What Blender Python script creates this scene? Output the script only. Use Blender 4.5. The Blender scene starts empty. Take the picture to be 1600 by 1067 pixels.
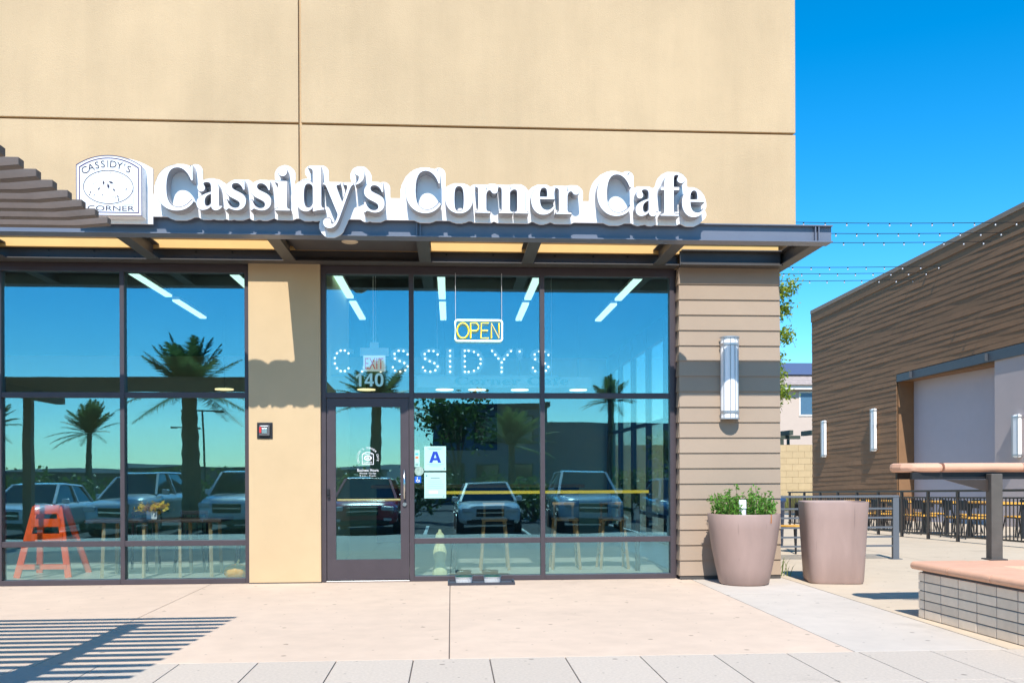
import bpy, bmesh, math, random
import numpy as np
from mathutils import Vector, Matrix, Quaternion
rnd = random.Random(7)
SC = bpy.context.scene
COL = SC.collection
PI = math.pi

# ------------------------------------------------------------------ camera
FPX = 1428.0
cam_d = bpy.data.cameras.new('camera')
cam_d.sensor_width = 36.0
cam_d.lens = 36.0 * FPX / 1600.0
cam_d.shift_y = 205.1 / 1600.0
cam_d.clip_start = 0.05
cam_d.clip_end = 3000.0
cam = bpy.data.objects.new('camera', cam_d)
COL.objects.link(cam)
cam.matrix_world = (Matrix.Translation((0.0, -11.9, 1.40)) @ Matrix.Rotation(-math.atan(95 / FPX), 4, 'Z')
                    @ Matrix.Rotation(PI / 2, 4, 'X') @ Matrix.Rotation(-0.004, 4, 'Z'))
SC.camera = cam

# ------------------------------------------------------------------ sky, sun, exposure
SUN_EL, SUN_AZ = math.radians(51.0), math.radians(6.0)
world = bpy.data.worlds.new('World')
SC.world = world
world.use_nodes = True
wn = world.node_tree.nodes
sky = wn.new('ShaderNodeTexSky')
sky.sky_type = 'NISHITA'
sky.sun_disc = False
sky.sun_elevation = SUN_EL
sky.sun_rotation = PI + SUN_AZ
sky.air_density = 1.0
sky.dust_density = 0.0
sky.ozone_density = 2.6
sky.altitude = 200
hs_ = wn.new('ShaderNodeHueSaturation')
hs_.inputs['Hue'].default_value = 0.4935
hs_.inputs['Saturation'].default_value = 1.33
hs_.inputs['Value'].default_value = 1.28
tint = wn.new('ShaderNodeMix'); tint.data_type = 'RGBA'; tint.blend_type = 'MULTIPLY'
tint.inputs[0].default_value = 1.0
tint.inputs[7].default_value = (0.84, 0.99, 1.10, 1)
world.node_tree.links.new(sky.outputs[0], tint.inputs[6])
world.node_tree.links.new(tint.outputs[2], hs_.inputs['Color'])
world.node_tree.links.new(hs_.outputs[0], wn['Background'].inputs[0])
wn['Background'].inputs[1].default_value = 0.115

sun_d = bpy.data.lights.new('sun', 'SUN')
sun_d.energy = 4.6
sun_d.angle = math.radians(0.5)
sun_d.color = (1.0, 0.965, 0.915)
sun = bpy.data.objects.new('sun', sun_d)
COL.objects.link(sun)
sdir = Vector((math.sin(SUN_AZ) * math.cos(SUN_EL), math.cos(SUN_AZ) * math.cos(SUN_EL), -math.sin(SUN_EL)))
sun.rotation_euler = sdir.to_track_quat('-Z', 'Y').to_euler()
sun.location = (0, -20, 30)

vs = SC.view_settings
vs.view_transform = 'Standard'
vs.look = 'None'
vs.gamma = 1.0
vs.use_curve_mapping = False
vs.exposure = 0.48
SC.cycles.use_denoising = True
SC.cycles.caustics_reflective = False
SC.cycles.caustics_refractive = False
SC.cycles.max_bounces = 10
SC.cycles.transparent_max_bounces = 24
SC.cycles.sample_clamp_indirect = 6.0

# ------------------------------------------------------------------ helpers
def lin(r, g, b):
    f = lambda c: (c / 255 / 12.92) if c / 255 <= 0.04045 else ((c / 255 + 0.055) / 1.055) ** 2.4
    return (f(r), f(g), f(b))

MATS = {}
def mat(name, col, rough=0.6, var=0.08, scale=6.0, bump=0.0, bscale=60.0, metal=0.0, spec=0.4, piece=0.0, blotch=0.0, blotch_scale=0.6, coat=0.0, stretch=None, spots=0.0, streak=0.0):
    if name in MATS:
        return MATS[name]
    m = bpy.data.materials.new(name)
    m.use_nodes = True
    nt = m.node_tree
    N, L = nt.nodes, nt.links
    b = N['Principled BSDF']
    b.inputs['Roughness'].default_value = rough
    b.inputs['Metallic'].default_value = metal
    b.inputs['Specular IOR Level'].default_value = spec
    if coat:
        b.inputs['Coat Weight'].default_value = coat
        b.inputs['Coat Roughness'].default_value = 0.05
    tc = N.new('ShaderNodeTexCoord')
    geo = N.new('ShaderNodeNewGeometry')
    src = geo.outputs['Position']
    if stretch:
        mp = N.new('ShaderNodeMapping')
        mp.inputs['Scale'].default_value = stretch
        L.new(src, mp.inputs['Vector'])
        src = mp.outputs[0]
    nz = N.new('ShaderNodeTexNoise')
    nz.inputs['Scale'].default_value = scale
    nz.inputs['Detail'].default_value = 6
    nz.inputs['Roughness'].default_value = 0.62
    L.new(src, nz.inputs['Vector'])
    mr = N.new('ShaderNodeMapRange')
    mr.inputs['From Min'].default_value = 0.25
    mr.inputs['From Max'].default_value = 0.75
    mr.inputs['To Min'].default_value = 1 - var
    mr.inputs['To Max'].default_value = 1 + var
    L.new(nz.outputs['Fac'], mr.inputs['Value'])
    fac = mr.outputs[0]
    if blotch:
        n2 = N.new('ShaderNodeTexNoise')
        n2.inputs['Scale'].default_value = blotch_scale
        n2.inputs['Detail'].default_value = 5
        n2.inputs['Distortion'].default_value = 0.6
        L.new(src, n2.inputs['Vector'])
        m2 = N.new('ShaderNodeMapRange')
        m2.inputs['From Min'].default_value = 0.3
        m2.inputs['From Max'].default_value = 0.7
        m2.inputs['To Min'].default_value = 1 - blotch
        m2.inputs['To Max'].default_value = 1 + blotch
        L.new(n2.outputs['Fac'], m2.inputs['Value'])
        mu = N.new('ShaderNodeMath'); mu.operation = 'MULTIPLY'
        L.new(fac, mu.inputs[0]); L.new(m2.outputs[0], mu.inputs[1])
        fac = mu.outputs[0]
    if piece:
        oi = N.new('ShaderNodeObjectInfo')
        m3 = N.new('ShaderNodeMapRange')
        m3.inputs['To Min'].default_value = 1 - piece
        m3.inputs['To Max'].default_value = 1 + piece
        L.new(oi.outputs['Random'], m3.inputs['Value'])
        mu = N.new('ShaderNodeMath'); mu.operation = 'MULTIPLY'
        L.new(fac, mu.inputs[0]); L.new(m3.outputs[0], mu.inputs[1])
        fac = mu.outputs[0]
    if streak:
        mp2 = N.new('ShaderNodeMapping'); mp2.inputs['Scale'].default_value = (3.0, 3.0, 0.35)
        L.new(geo.outputs['Position'], mp2.inputs['Vector'])
        n6 = N.new('ShaderNodeTexNoise'); n6.inputs['Scale'].default_value = 1.0; n6.inputs['Detail'].default_value = 6; n6.inputs['Roughness'].default_value = 0.65
        L.new(mp2.outputs[0], n6.inputs['Vector'])
        m6 = N.new('ShaderNodeMapRange')
        m6.inputs['From Min'].default_value = 0.3
        m6.inputs['From Max'].default_value = 0.7
        m6.inputs['To Min'].default_value = 1 - streak
        m6.inputs['To Max'].default_value = 1 + streak
        L.new(n6.outputs['Fac'], m6.inputs['Value'])
        mu = N.new('ShaderNodeMath'); mu.operation = 'MULTIPLY'
        L.new(fac, mu.inputs[0]); L.new(m6.outputs[0], mu.inputs[1])
        fac = mu.outputs[0]
    if spots:
        for sc_, th in ((1.1, 0.030), (2.3, 0.028)):
            vo = N.new('ShaderNodeTexVoronoi'); vo.voronoi_dimensions = '2D'; vo.inputs['Scale'].default_value = sc_
            L.new(src, vo.inputs['Vector'])
            m4 = N.new('ShaderNodeMapRange'); m4.interpolation_type = 'SMOOTHSTEP'
            m4.inputs['From Min'].default_value = th * 0.5
            m4.inputs['From Max'].default_value = th
            m4.inputs['To Min'].default_value = 1 - spots
            m4.inputs['To Max'].default_value = 1.0
            L.new(vo.outputs['Distance'], m4.inputs['Value'])
            mu = N.new('ShaderNodeMath'); mu.operation = 'MULTIPLY'
            L.new(fac, mu.inputs[0]); L.new(m4.outputs[0], mu.inputs[1])
            fac = mu.outputs[0]
        n5 = N.new('ShaderNodeTexNoise'); n5.inputs['Scale'].default_value = 0.9; n5.inputs['Detail'].default_value = 8; n5.inputs['Roughness'].default_value = 0.7
        L.new(src, n5.inputs['Vector'])
        m5 = N.new('ShaderNodeMapRange')
        m5.inputs['From Min'].default_value = 0.60
        m5.inputs['From Max'].default_value = 0.76
        m5.inputs['To Min'].default_value = 1.0
        m5.inputs['To Max'].default_value = 1 - spots * 0.55
        L.new(n5.outputs['Fac'], m5.inputs['Value'])
        mu = N.new('ShaderNodeMath'); mu.operation = 'MULTIPLY'
        L.new(fac, mu.inputs[0]); L.new(m5.outputs[0], mu.inputs[1])
        fac = mu.outputs[0]
    vm = N.new('ShaderNodeVectorMath'); vm.operation = 'SCALE'
    vm.inputs[0].default_value = col
    L.new(fac, vm.inputs['Scale'])
    L.new(vm.outputs[0], b.inputs['Base Color'])
    if bump:
        nb = N.new('ShaderNodeTexNoise')
        nb.inputs['Scale'].default_value = bscale
        nb.inputs['Detail'].default_value = 4
        L.new(src, nb.inputs['Vector'])
        bp = N.new('ShaderNodeBump')
        bp.inputs['Strength'].default_value = bump
        bp.inputs['Distance'].default_value = 0.01
        L.new(nb.outputs['Fac'], bp.inputs['Height'])
        L.new(bp.outputs[0], b.inputs['Normal'])
    MATS[name] = m
    return m

def emit(name, col, strength):
    if name in MATS:
        return MATS[name]
    m = bpy.data.materials.new(name)
    m.use_nodes = True
    b = m.node_tree.nodes['Principled BSDF']
    b.inputs['Base Color'].default_value = (*col, 1)
    b.inputs['Emission Color'].default_value = (*col, 1)
    b.inputs['Emission Strength'].default_value = strength
    MATS[name] = m
    return m

def glass_mat(name, tint, refl, fac, rough=0.0):
    if name in MATS:
        return MATS[name]
    m = bpy.data.materials.new(name)
    m.use_nodes = True
    nt = m.node_tree
    N, L = nt.nodes, nt.links
    N.remove(N['Principled BSDF'])
    out = N['Material Output']
    tr = N.new('ShaderNodeBsdfTransparent'); tr.inputs[0].default_value = (*tint, 1)
    gl = N.new('ShaderNodeBsdfGlossy'); gl.inputs['Color'].default_value = (*refl, 1); gl.inputs['Roughness'].default_value = rough
    mx = N.new('ShaderNodeMixShader')
    lw = N.new('ShaderNodeLayerWeight'); lw.inputs['Blend'].default_value = 0.5
    pw = N.new('ShaderNodeMath'); pw.operation = 'POWER'; pw.inputs[1].default_value = 4.0
    L.new(lw.outputs['Facing'], pw.inputs[0])
    ad = N.new('ShaderNodeMath'); ad.operation = 'ADD'; ad.use_clamp = True
    ad.inputs[1].default_value = fac
    L.new(pw.outputs[0], ad.inputs[0])
    L.new(ad.outputs[0], mx.inputs[0])
    L.new(tr.outputs[0], mx.inputs[1])
    L.new(gl.outputs[0], mx.inputs[2])
    L.new(mx.outputs[0], out.inputs[0])
    # faint waviness of real float glass
    nz = N.new('ShaderNodeTexNoise'); nz.inputs['Scale'].default_value = 0.9; nz.inputs['Detail'].default_value = 1
    bp = N.new('ShaderNodeBump'); bp.inputs['Strength'].default_value = 0.09; bp.inputs['Distance'].default_value = 0.02
    ge = N.new('ShaderNodeNewGeometry')
    L.new(ge.outputs['Position'], nz.inputs['Vector'])
    L.new(nz.outputs['Fac'], bp.inputs['Height'])
    L.new(bp.outputs[0], gl.inputs['Normal'])
    MATS[name] = m
    return m

class MB:
    def __init__(self):
        self.v, self.f = [], []
    def add(self, vs, fs):
        o = len(self.v)
        self.v += [tuple(p) for p in vs]
        self.f += [tuple(i + o for i in f) for f in fs]
        return self
    def box(self, x0, x1, y0, y1, z0, z1):
        v = [(x0, y0, z0), (x1, y0, z0), (x1, y1, z0), (x0, y1, z0), (x0, y0, z1), (x1, y0, z1), (x1, y1, z1), (x0, y1, z1)]
        return self.add(v, [(0, 3, 2, 1), (4, 5, 6, 7), (0, 1, 5, 4), (1, 2, 6, 5), (2, 3, 7, 6), (3, 0, 4, 7)])
    def prism(self, pts, a0, a1, axis='x'):
        n = len(pts)
        def P(p, a):
            return {'x': (a, p[0], p[1]), 'y': (p[0], a, p[1]), 'z': (p[0], p[1], a)}[axis]
        v = [P(p, a0) for p in pts] + [P(p, a1) for p in pts]
        f = [tuple(range(n - 1, -1, -1)), tuple(range(n, 2 * n))]
        f += [(i, (i + 1) % n, n + (i + 1) % n, n + i) for i in range(n)]
        return self.add(v, f)
    def bar(self, a, b, w, h, up=(0, 0, 1)):
        a, b = Vector(a), Vector(b)
        d = (b - a).normalized()
        u = Vector(up)
        s = d.cross(u)
        if s.length < 1e-4:
            s = d.cross(Vector((0, 1, 0)))
        s.normalize()
        u = s.cross(d).normalized()
        v = []
        for p in (a, b):
            for i, j in ((-1, -1), (1, -1), (1, 1), (-1, 1)):
                v.append(p + s * i * w / 2 + u * j * h / 2)
        return self.add(v, [(3, 2, 1, 0), (4, 5, 6, 7), (0, 1, 5, 4), (1, 2, 6, 5), (2, 3, 7, 6), (3, 0, 4, 7)])
    def tube(self, pts, r, n=8, cap=True, r2=None):
        pts = [Vector(p) for p in pts]
        rings = []
        for i, p in enumerate(pts):
            d = (pts[min(i + 1, len(pts) - 1)] - pts[max(i - 1, 0)]).normalized()
            q = d.to_track_quat('Z', 'Y')
            t = i / max(1, len(pts) - 1)
            rr = r if r2 is None else r + (r2 - r) * t
            rings.append([p + q @ Vector((math.cos(k * 2 * PI / n) * rr, math.sin(k * 2 * PI / n) * rr, 0)) for k in range(n)])
        v = [p for R in rings for p in R]
        f = []
        for i in range(len(pts) - 1):
            for k in range(n):
                f.append((i * n + k, i * n + (k + 1) % n, (i + 1) * n + (k + 1) % n, (i + 1) * n + k))
        if cap:
            f.append(tuple(range(n - 1, -1, -1)))
            f.append(tuple((len(pts) - 1) * n + k for k in range(n)))
        return self.add(v, f)
    def lathe(self, prof, c=(0, 0, 0), n=32, sq=0.0, sx=1.0, sy=1.0, a0=0.0, a1=2 * PI):
        # prof: (r, z); sq > 0 squares the outline
        v, f = [], []
        full = abs(a1 - a0 - 2 * PI) < 1e-6
        m = n if full else n + 1
        for r, z in prof:
            for k in range(m):
                a = a0 + (a1 - a0) * k / n
                ca, sa = math.cos(a), math.sin(a)
                q = 1.0
                if sq:
                    e = 2 + 6 * sq
                    q = (abs(ca) ** e + abs(sa) ** e) ** (-1 / e)
                v.append((c[0] + r * ca * q * sx, c[1] + r * sa * q * sy, c[2] + z))
        for i in range(len(prof) - 1):
            for k in range(n if full else n):
                k2 = (k + 1) % m if full else k + 1
                f.append((i * m + k, i * m + k2, (i + 1) * m + k2, (i + 1) * m + k))
        return self.add(v, f)
    def quad(self, a, b, c, d):
        return self.add([a, b, c, d], [(0, 1, 2, 3)])
    def mesh(self, name, smooth=False):
        me = bpy.data.meshes.new(name)
        me.from_pydata([tuple(p) for p in self.v], [], self.f)
        me.update()
        if smooth:
            me.polygons.foreach_set('use_smooth', [True] * len(me.polygons))
        return me
    def build(self, name, material, parent=None, loc=(0, 0, 0), rot=(0, 0, 0), smooth=False, bevel=0.0, fix=True, **kw):
        me = self.mesh(name, smooth)
        if fix:
            bm = bmesh.new(); bm.from_mesh(me)
            bmesh.ops.recalc_face_normals(bm, faces=bm.faces)
            bm.to_mesh(me); bm.free()
        return put(name, me, material, parent, loc, rot, smooth, bevel, **kw)

def put(name, me, material, parent=None, loc=(0, 0, 0), rot=(0, 0, 0), smooth=False, bevel=0.0, label=None, cat=None, group=None, kind=None):
    o = bpy.data.objects.new(name, me)
    if material is not None and len(me.materials) == 0:
        me.materials.append(material)
    COL.objects.link(o)
    o.location = loc
    o.rotation_euler = rot
    o.parent = parent
    if bevel:
        md = o.modifiers.new('bevel', 'BEVEL'); md.width = bevel; md.segments = 2; md.limit_method = 'ANGLE'
    if smooth and bevel == 0.0:
        pass
    tag(o, label, cat, group, kind)
    return o

def tag(o, label=None, cat=None, group=None, kind=None):
    if label: o['label'] = label
    if cat: o['category'] = cat
    if group: o['group'] = group
    if kind: o['kind'] = kind
    return o

def thing(name, label, cat, loc=(0, 0, 0), rz=0.0, group=None, kind=None):
    o = bpy.data.objects.new(name, None)
    COL.objects.link(o)
    o.empty_display_size = 0.1
    o.location = loc
    o.rotation_euler = (0, 0, rz)
    return tag(o, label, cat, group, kind)

def copy_tree(o, parent=None):
    c = o.copy(); COL.objects.link(c)
    c.parent = parent
    for ch in list(o.children):
        copy_tree(ch, c)
    return c

def smooth_angle(o, deg=40):
    me = o.data
    me.polygons.foreach_set('use_smooth', [True] * len(me.polygons))
    bm = bmesh.new(); bm.from_mesh(me)
    for e in bm.edges:
        if len(e.link_faces) == 2 and e.calc_face_angle(0) > math.radians(deg):
            e.smooth = False
    bm.to_mesh(me); bm.free()
    return o

def bold(s):
    o = ''
    for c in s:
        if 'A' <= c <= 'Z': o += chr(0x1D400 + ord(c) - 65)
        elif 'a' <= c <= 'z': o += chr(0x1D41A + ord(c) - 97)
        else: o += c
    return o

def glyphs(body, depth=0.0005, res=4, align='LEFT', off=0.0):
    """text as a mesh standing in the XZ plane, facing -Y, unit size"""
    cu = bpy.data.curves.new('text', 'FONT')
    cu.body = body; cu.extrude = depth; cu.resolution_u = res; cu.align_x = align; cu.offset = off
    o = bpy.data.objects.new('text', cu)
    COL.objects.link(o)
    bpy.context.view_layer.update()
    me = bpy.data.meshes.new_from_object(o.evaluated_get(bpy.context.evaluated_depsgraph_get()))
    bpy.data.objects.remove(o)
    bpy.data.curves.remove(cu)
    return me

def text_fit(body, x0, x1, z0, z1, y, depth=0.001, keep=False, res=4, off=0.0):
    """text scaled to the box x0..x1, z0..z1, front face at y"""
    me = glyphs(body, 0.5, res, 'LEFT', off)
    n = len(me.vertices)
    a = np.empty(n * 3); me.vertices.foreach_get('co', a); a = a.reshape(-1, 3)
    mn, mx = a.min(0), a.max(0)
    sx = (x1 - x0) / (mx[0] - mn[0])
    sz = (z1 - z0) / max(1e-6, mx[1] - mn[1])
    if keep:
        k = min(sx, sz)
        cx = (x0 + x1) / 2 - k * (mn[0] + mx[0]) / 2
        cz = (z0 + z1) / 2 - k * (mn[1] + mx[1]) / 2
        X, Z = a[:, 0] * k + cx, a[:, 1] * k + cz
    else:
        X, Z = (a[:, 0] - mn[0]) * sx + x0, (a[:, 1] - mn[1]) * sz + z0
    Y = np.where(a[:, 2] > 0, y, y + depth)
    me.vertices.foreach_set('co', np.stack([X, Y, Z], 1).ravel())
    me.update()
    return me

def join_meshes(meshes, name):
    bm = bmesh.new()
    for m in meshes:
        bm.from_mesh(m)
    me = bpy.data.meshes.new(name)
    bm.to_mesh(me); bm.free()
    return me

def leaf_mesh(centres, size, rng, name='leaves', flat=0.35, jit=0.5, aspect=0.45):
    v, f = [], []
    for c in centres:
        s = size * rng.uniform(1 - jit, 1 + jit)
        d = Vector((rng.gauss(0, 1), rng.gauss(0, 1), rng.gauss(0, flat))).normalized()
        u = d.cross(Vector((rng.gauss(0, 1), rng.gauss(0, 1), rng.gauss(0, 1)))).normalized()
        c = Vector(c)
        b = len(v)
        v += [c - d * s, c + u * s * aspect + d * s * 0.1, c + d * s, c - u * s * aspect + d * s * 0.1]
        f.append((b, b + 1, b + 2, b + 3))
    me = bpy.data.meshes.new(name)
    me.from_pydata([tuple(p) for p in v], [], f)
    me.update()
    return me

def foliage_mat(name, c1, c2):
    if name in MATS: return MATS[name]
    m = bpy.data.materials.new(name); m.use_nodes = True
    N, L = m.node_tree.nodes, m.node_tree.links
    b = N['Principled BSDF']; b.inputs['Roughness'].default_value = 0.5
    ge = N.new('ShaderNodeNewGeometry')
    cr = N.new('ShaderNodeMix'); cr.data_type = 'RGBA'
    cr.inputs[6].default_value = (*c1, 1); cr.inputs[7].default_value = (*c2, 1)
    L.new(ge.outputs['Random Per Island'], cr.inputs[0])
    L.new(cr.outputs[2], b.inputs['Base Color'])
    tl = N.new('ShaderNodeBsdfTranslucent'); L.new(cr.outputs[2], tl.inputs[0])
    mx = N.new('ShaderNodeMixShader'); mx.inputs[0].default_value = 0.45
    L.new(b.outputs[0], mx.inputs[1]); L.new(tl.outputs[0], mx.inputs[2])
    L.new(mx.outputs[0], N['Material Output'].inputs[0])
    MATS[name] = m
    return m

# ------------------------------------------------------------------ materials
M_stucco = mat('stucco', (0.575, 0.415, 0.248), 0.9, 0.05, 1.3, 0.4, 110, streak=0.045, blotch=0.07, blotch_scale=0.42, spec=0.15)
M_stucco2 = mat('stucco_pilaster', (0.575, 0.42, 0.245), 0.9, 0.04, 2, 0.3, 160, blotch=0.04, spec=0.15)
M_bronze = mat('bronze_metal', (0.062, 0.048, 0.053), 0.42, 0.1, 5, 0.0, metal=0.0, spec=0.5)
M_steel = mat('painted_steel', (0.075, 0.068, 0.062), 0.5, 0.12, 3, 0.05, 30, spec=0.45)
M_glass = glass_mat('window_glass', (0.95, 1.0, 0.985), (0.46, 0.90, 1.0), 0.205)
M_siding = mat('fiber_siding', (0.368, 0.278, 0.203), 0.75, 0.04, 2, 0.12, 90, piece=0.035, spec=0.2)
M_white = mat('white_acrylic', (0.86, 0.86, 0.86), 0.35, 0.02, 3, spec=0.4)
M_backing = mat('white_backing', (0.88, 0.88, 0.88), 0.5, 0.02, 3, spec=0.3)
M_return = mat('letter_return', (0.36, 0.36, 0.38), 0.5, 0.05, 4)
M_ink = mat('dark_ink', (0.02, 0.015, 0.04), 0.6, 0.05, 4)
M_purple = mat('purple_line', (0.05, 0.02, 0.10), 0.6, 0.05, 4)
M_tan = mat('tan_concrete', (0.60, 0.468, 0.36), 0.9, 0.07, 3.5, 0.35, 220, blotch=0.05, blotch_scale=0.5, spec=0.15, spots=0.42)
M_grey = mat('grey_concrete', (0.54, 0.475, 0.405), 0.9, 0.06, 4, 0.3, 220, blotch=0.05, blotch_scale=0.7, spec=0.15, spots=0.42)
M_patio = mat('patio_concrete', (0.54, 0.44, 0.325), 0.9, 0.05, 3, 0.25, 200, blotch=0.05, spec=0.15, spots=0.42)
M_paver = mat('paver_concrete', (0.525, 0.452, 0.375), 0.88, 0.13, 45, 0.4, 260, piece=0.03, spec=0.15, spots=0.42)
M_joint = mat('joint', (0.12, 0.10, 0.09), 0.95, 0.2, 20)
M_asphalt = mat('asphalt', (0.05, 0.05, 0.052), 0.9, 0.2, 12, 0.3, 200)
M_paint = mat('road_paint', (0.7, 0.7, 0.68), 0.8, 0.1, 10)
M_pot = mat('plum_ceramic', (0.365, 0.25, 0.21), 0.5, 0.06, 2, 0.03, 30, blotch=0.10, blotch_scale=1.5, spec=0.45, stretch=(2.5, 2.5, 0.6), spots=0.18)
M_terra = mat('terracotta_cap', (0.66, 0.37, 0.24), 0.65, 0.08, 5, 0.15, 90, piece=0.05)
M_tile = mat('grey_tile', (0.80, 0.65, 0.50), 0.6, 0.08, 8, 0.08, 80, piece=0.09)
M_grout = mat('grout', (0.24, 0.235, 0.23), 0.95, 0.1, 20)
M_wood = mat('oak_wood', (0.40, 0.24, 0.11), 0.5, 0.2, 4, stretch=(1, 8, 8))
M_orangewood = mat('honey_wood', (0.75, 0.38, 0.05), 0.45, 0.12, 5, stretch=(8, 1, 8))
M_black = mat('black_metal', (0.018, 0.018, 0.02), 0.45, 0.1, 6)
M_fence = mat('fence_metal', (0.045, 0.034, 0.028), 0.45, 0.1, 6)
M_railblue = mat('grey_rail_paint', (0.115, 0.125, 0.14), 0.4, 0.05, 4, spec=0.5)
M_chrome = mat('brushed_steel', (0.62, 0.60, 0.58), 0.25, 0.04, 8, metal=1.0)
M_slat = mat('pergola_slat', (0.135, 0.105, 0.088), 0.6, 0.15, 6, 0.1, 60, piece=0.08)
M_diffuser = mat('lamp_diffuser', (0.92, 0.92, 0.91), 0.4, 0.02, 3)
M_lampmetal = mat('lamp_metal', (0.42, 0.42, 0.43), 0.35, 0.05, 6, metal=0.6)

# ------------------------------------------------------------------ ground and paving (setting)
def slope(y):
    return 0.0 if y < 4.0 else -0.024 * (y - 4.0)

g = MB()
ys = [-600, -120, -60, -12.56, -9.15, -9.1, 4.0, 20, 45, 120, 900]
zs = [-1.2, -0.75, -0.56, -0.31, -0.17, -0.08, -0.08, -0.46, -1.0, -1.4, -3.0]
for (y0, z0), (y1, z1) in zip(zip(ys, zs), zip(ys[1:], zs[1:])):
    g.quad((-600, y0, z0), (600, y0, z0), (600, y1, z1), (-600, y1, z1))
ground = g.build('ground', mat('earth', (0.20, 0.16, 0.115), 0.95, 0.25, 2, 0.2, 30), label='bare tan earth lying under the paving and reaching to the horizon', cat='ground', kind='structure')

lot = MB()
lot.quad((-60, -60, -0.546), (60, -60, -0.546), (60, -12.56, -0.296), (-60, -12.56, -0.296))
lot.quad((-60, -12.56, -0.296), (60, -12.56, -0.296), (60, -9.16, -0.15), (-60, -9.16, -0.15))
lot_o = lot.build('parking_lot', M_asphalt, label='dark asphalt parking lot mirrored low in the cafe windows', cat='parking lot', kind='structure')
mk = MB()
for i in range(-7, 8):
    x = -0.7 + i * 2.95
    mk.quad((x - 0.05, -18.3, -0.322), (x + 0.05, -18.3, -0.322), (x + 0.05, -13.0, -0.294), (x - 0.05, -13.0, -0.294))
mk.build('bay_marking', M_paint, lot_o)
kerb = MB().box(-60, 60, -9.15, -9.0, -0.2, 0.0)
kerb.build('kerb', M_grey, label='grey concrete kerb between the plaza and the parking lot', cat='kerb', kind='structure', bevel=0.02)

pav = thing('pavement', 'pale concrete plaza paving with thin joints before the shop front', 'pavement', kind='structure')
MB().box(-30, 30, -8.99, 0.30, -0.075, -0.012).build('joint_bed', M_joint, pav)
def slab(x0, x1, y0, y1, m, z=0.0, name='paving_slab'):
    cx, cy = (x0 + x1) / 2, (y0 + y1) / 2
    j = 0.004
    MB().box(x0 - cx + j, x1 - cx - j, y0 - cy + j, y1 - cy - j, -0.06, 0).build(name, m, pav, (cx, cy, z), bevel=0.004)
tj = [-15.1, -12.1, -9.1, -6.1, -3.06, -0.02, 3.13]
for a, b in zip(tj, tj[1:]):
    slab(a, b, -4.98, 0.29, M_tan)
slab(3.13, 4.37, -4.98, -1.55, M_grey)
slab(3.13, 4.37, -1.55, 0.29, M_grey)
# rows of small pavers
for r in range(2):
    y1 = -4.98 - 0.99 * r
    for i in range(-14, 22):
        x0 = -0.289 + i * 0.5735
        slab(x0, x0 + 0.5735, y1 - 0.99, y1, M_paver)
for i in range(-5, 6):
    slab(i * 2.9, i * 2.9 + 2.9, -8.98, -6.96, M_grey)
pat = thing('patio', 'cream concrete patio floor sloping away beyond the planters', 'patio', kind='structure')
def patio_slab(x0, x1, y0, y1):
    j = 0.005
    z = [slope(y0), slope(y1)]
    m = MB()
    a, b, c, d = x0 + j, x1 - j, y0 + j, y1 - j
    v = [(a, c, z[0] - .06), (b, c, z[0] - .06), (b, d, z[1] - .06), (a, d, z[1] - .06), (a, c, z[0]), (b, c, z[0]), (b, d, z[1]), (a, d, z[1])]
    m.add(v, [(0, 3, 2, 1), (4, 5, 6, 7), (0, 1, 5, 4), (1, 2, 6, 5), (2, 3, 7, 6), (3, 0, 4, 7)])
    m.build('paving_slab', M_patio, pat)
px = [4.37, 7.4, 10.45, 13.5, 16.6, 20]
py = [-4.98, -2.0, 1.0, 4.0, 8.0, 12.0, 16.0, 20.0, 26.0, 34.0]
for a, b in zip(px, px[1:]):
    for c, d in zip(py, py[1:]):
        patio_slab(a, b, c, d)

# ------------------------------------------------------------------ cafe building
bld = thing('cafe_building', 'tan stucco corner building with dark storefront windows and brown lap siding', 'building')
WX0, WX1, WY, ZB, ZG, ZT = -13.0, 4.50, -0.25, 4.343, 5.801, 9.6
gv, gh = 0.017, 0.014
XV = -1.884
for (x0, x1) in ((WX0, XV - gv), (XV + gv, WX1)):
    for (z0, z1) in ((ZB, ZG - gh), (ZG + gh, ZT)):
        MB().box(x0, x1, WY, WY + 0.06, z0, z1).build('wall_panel', M_stucco, bld, bevel=0.006)
MB().box(WX0, WX1 - 0.01, WY + 0.062, 0.16, ZB + 0.003, ZT - 0.01).build('wall_core', M_stucco, bld)
MB().box(WX1 - 0.16, WX1, 0.162, 15.0, ZB, ZT).build('side_wall', M_stucco, bld)
MB().box(WX0, WX1 - 0.17, 0.165, 15.0, 9.2, 9.4).build('roof', M_grey, bld)
# stucco pilaster
MB().box(-2.575, -1.668, -0.05, 0.14, 0.012, 4.316).build('stucco_pilaster', M_stucco2, bld, bevel=0.006)
MB().box(-2.577, -1.666, -0.047, 0.10, 0.0, 0.012).build('weep_screed', M_steel, bld)
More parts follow.
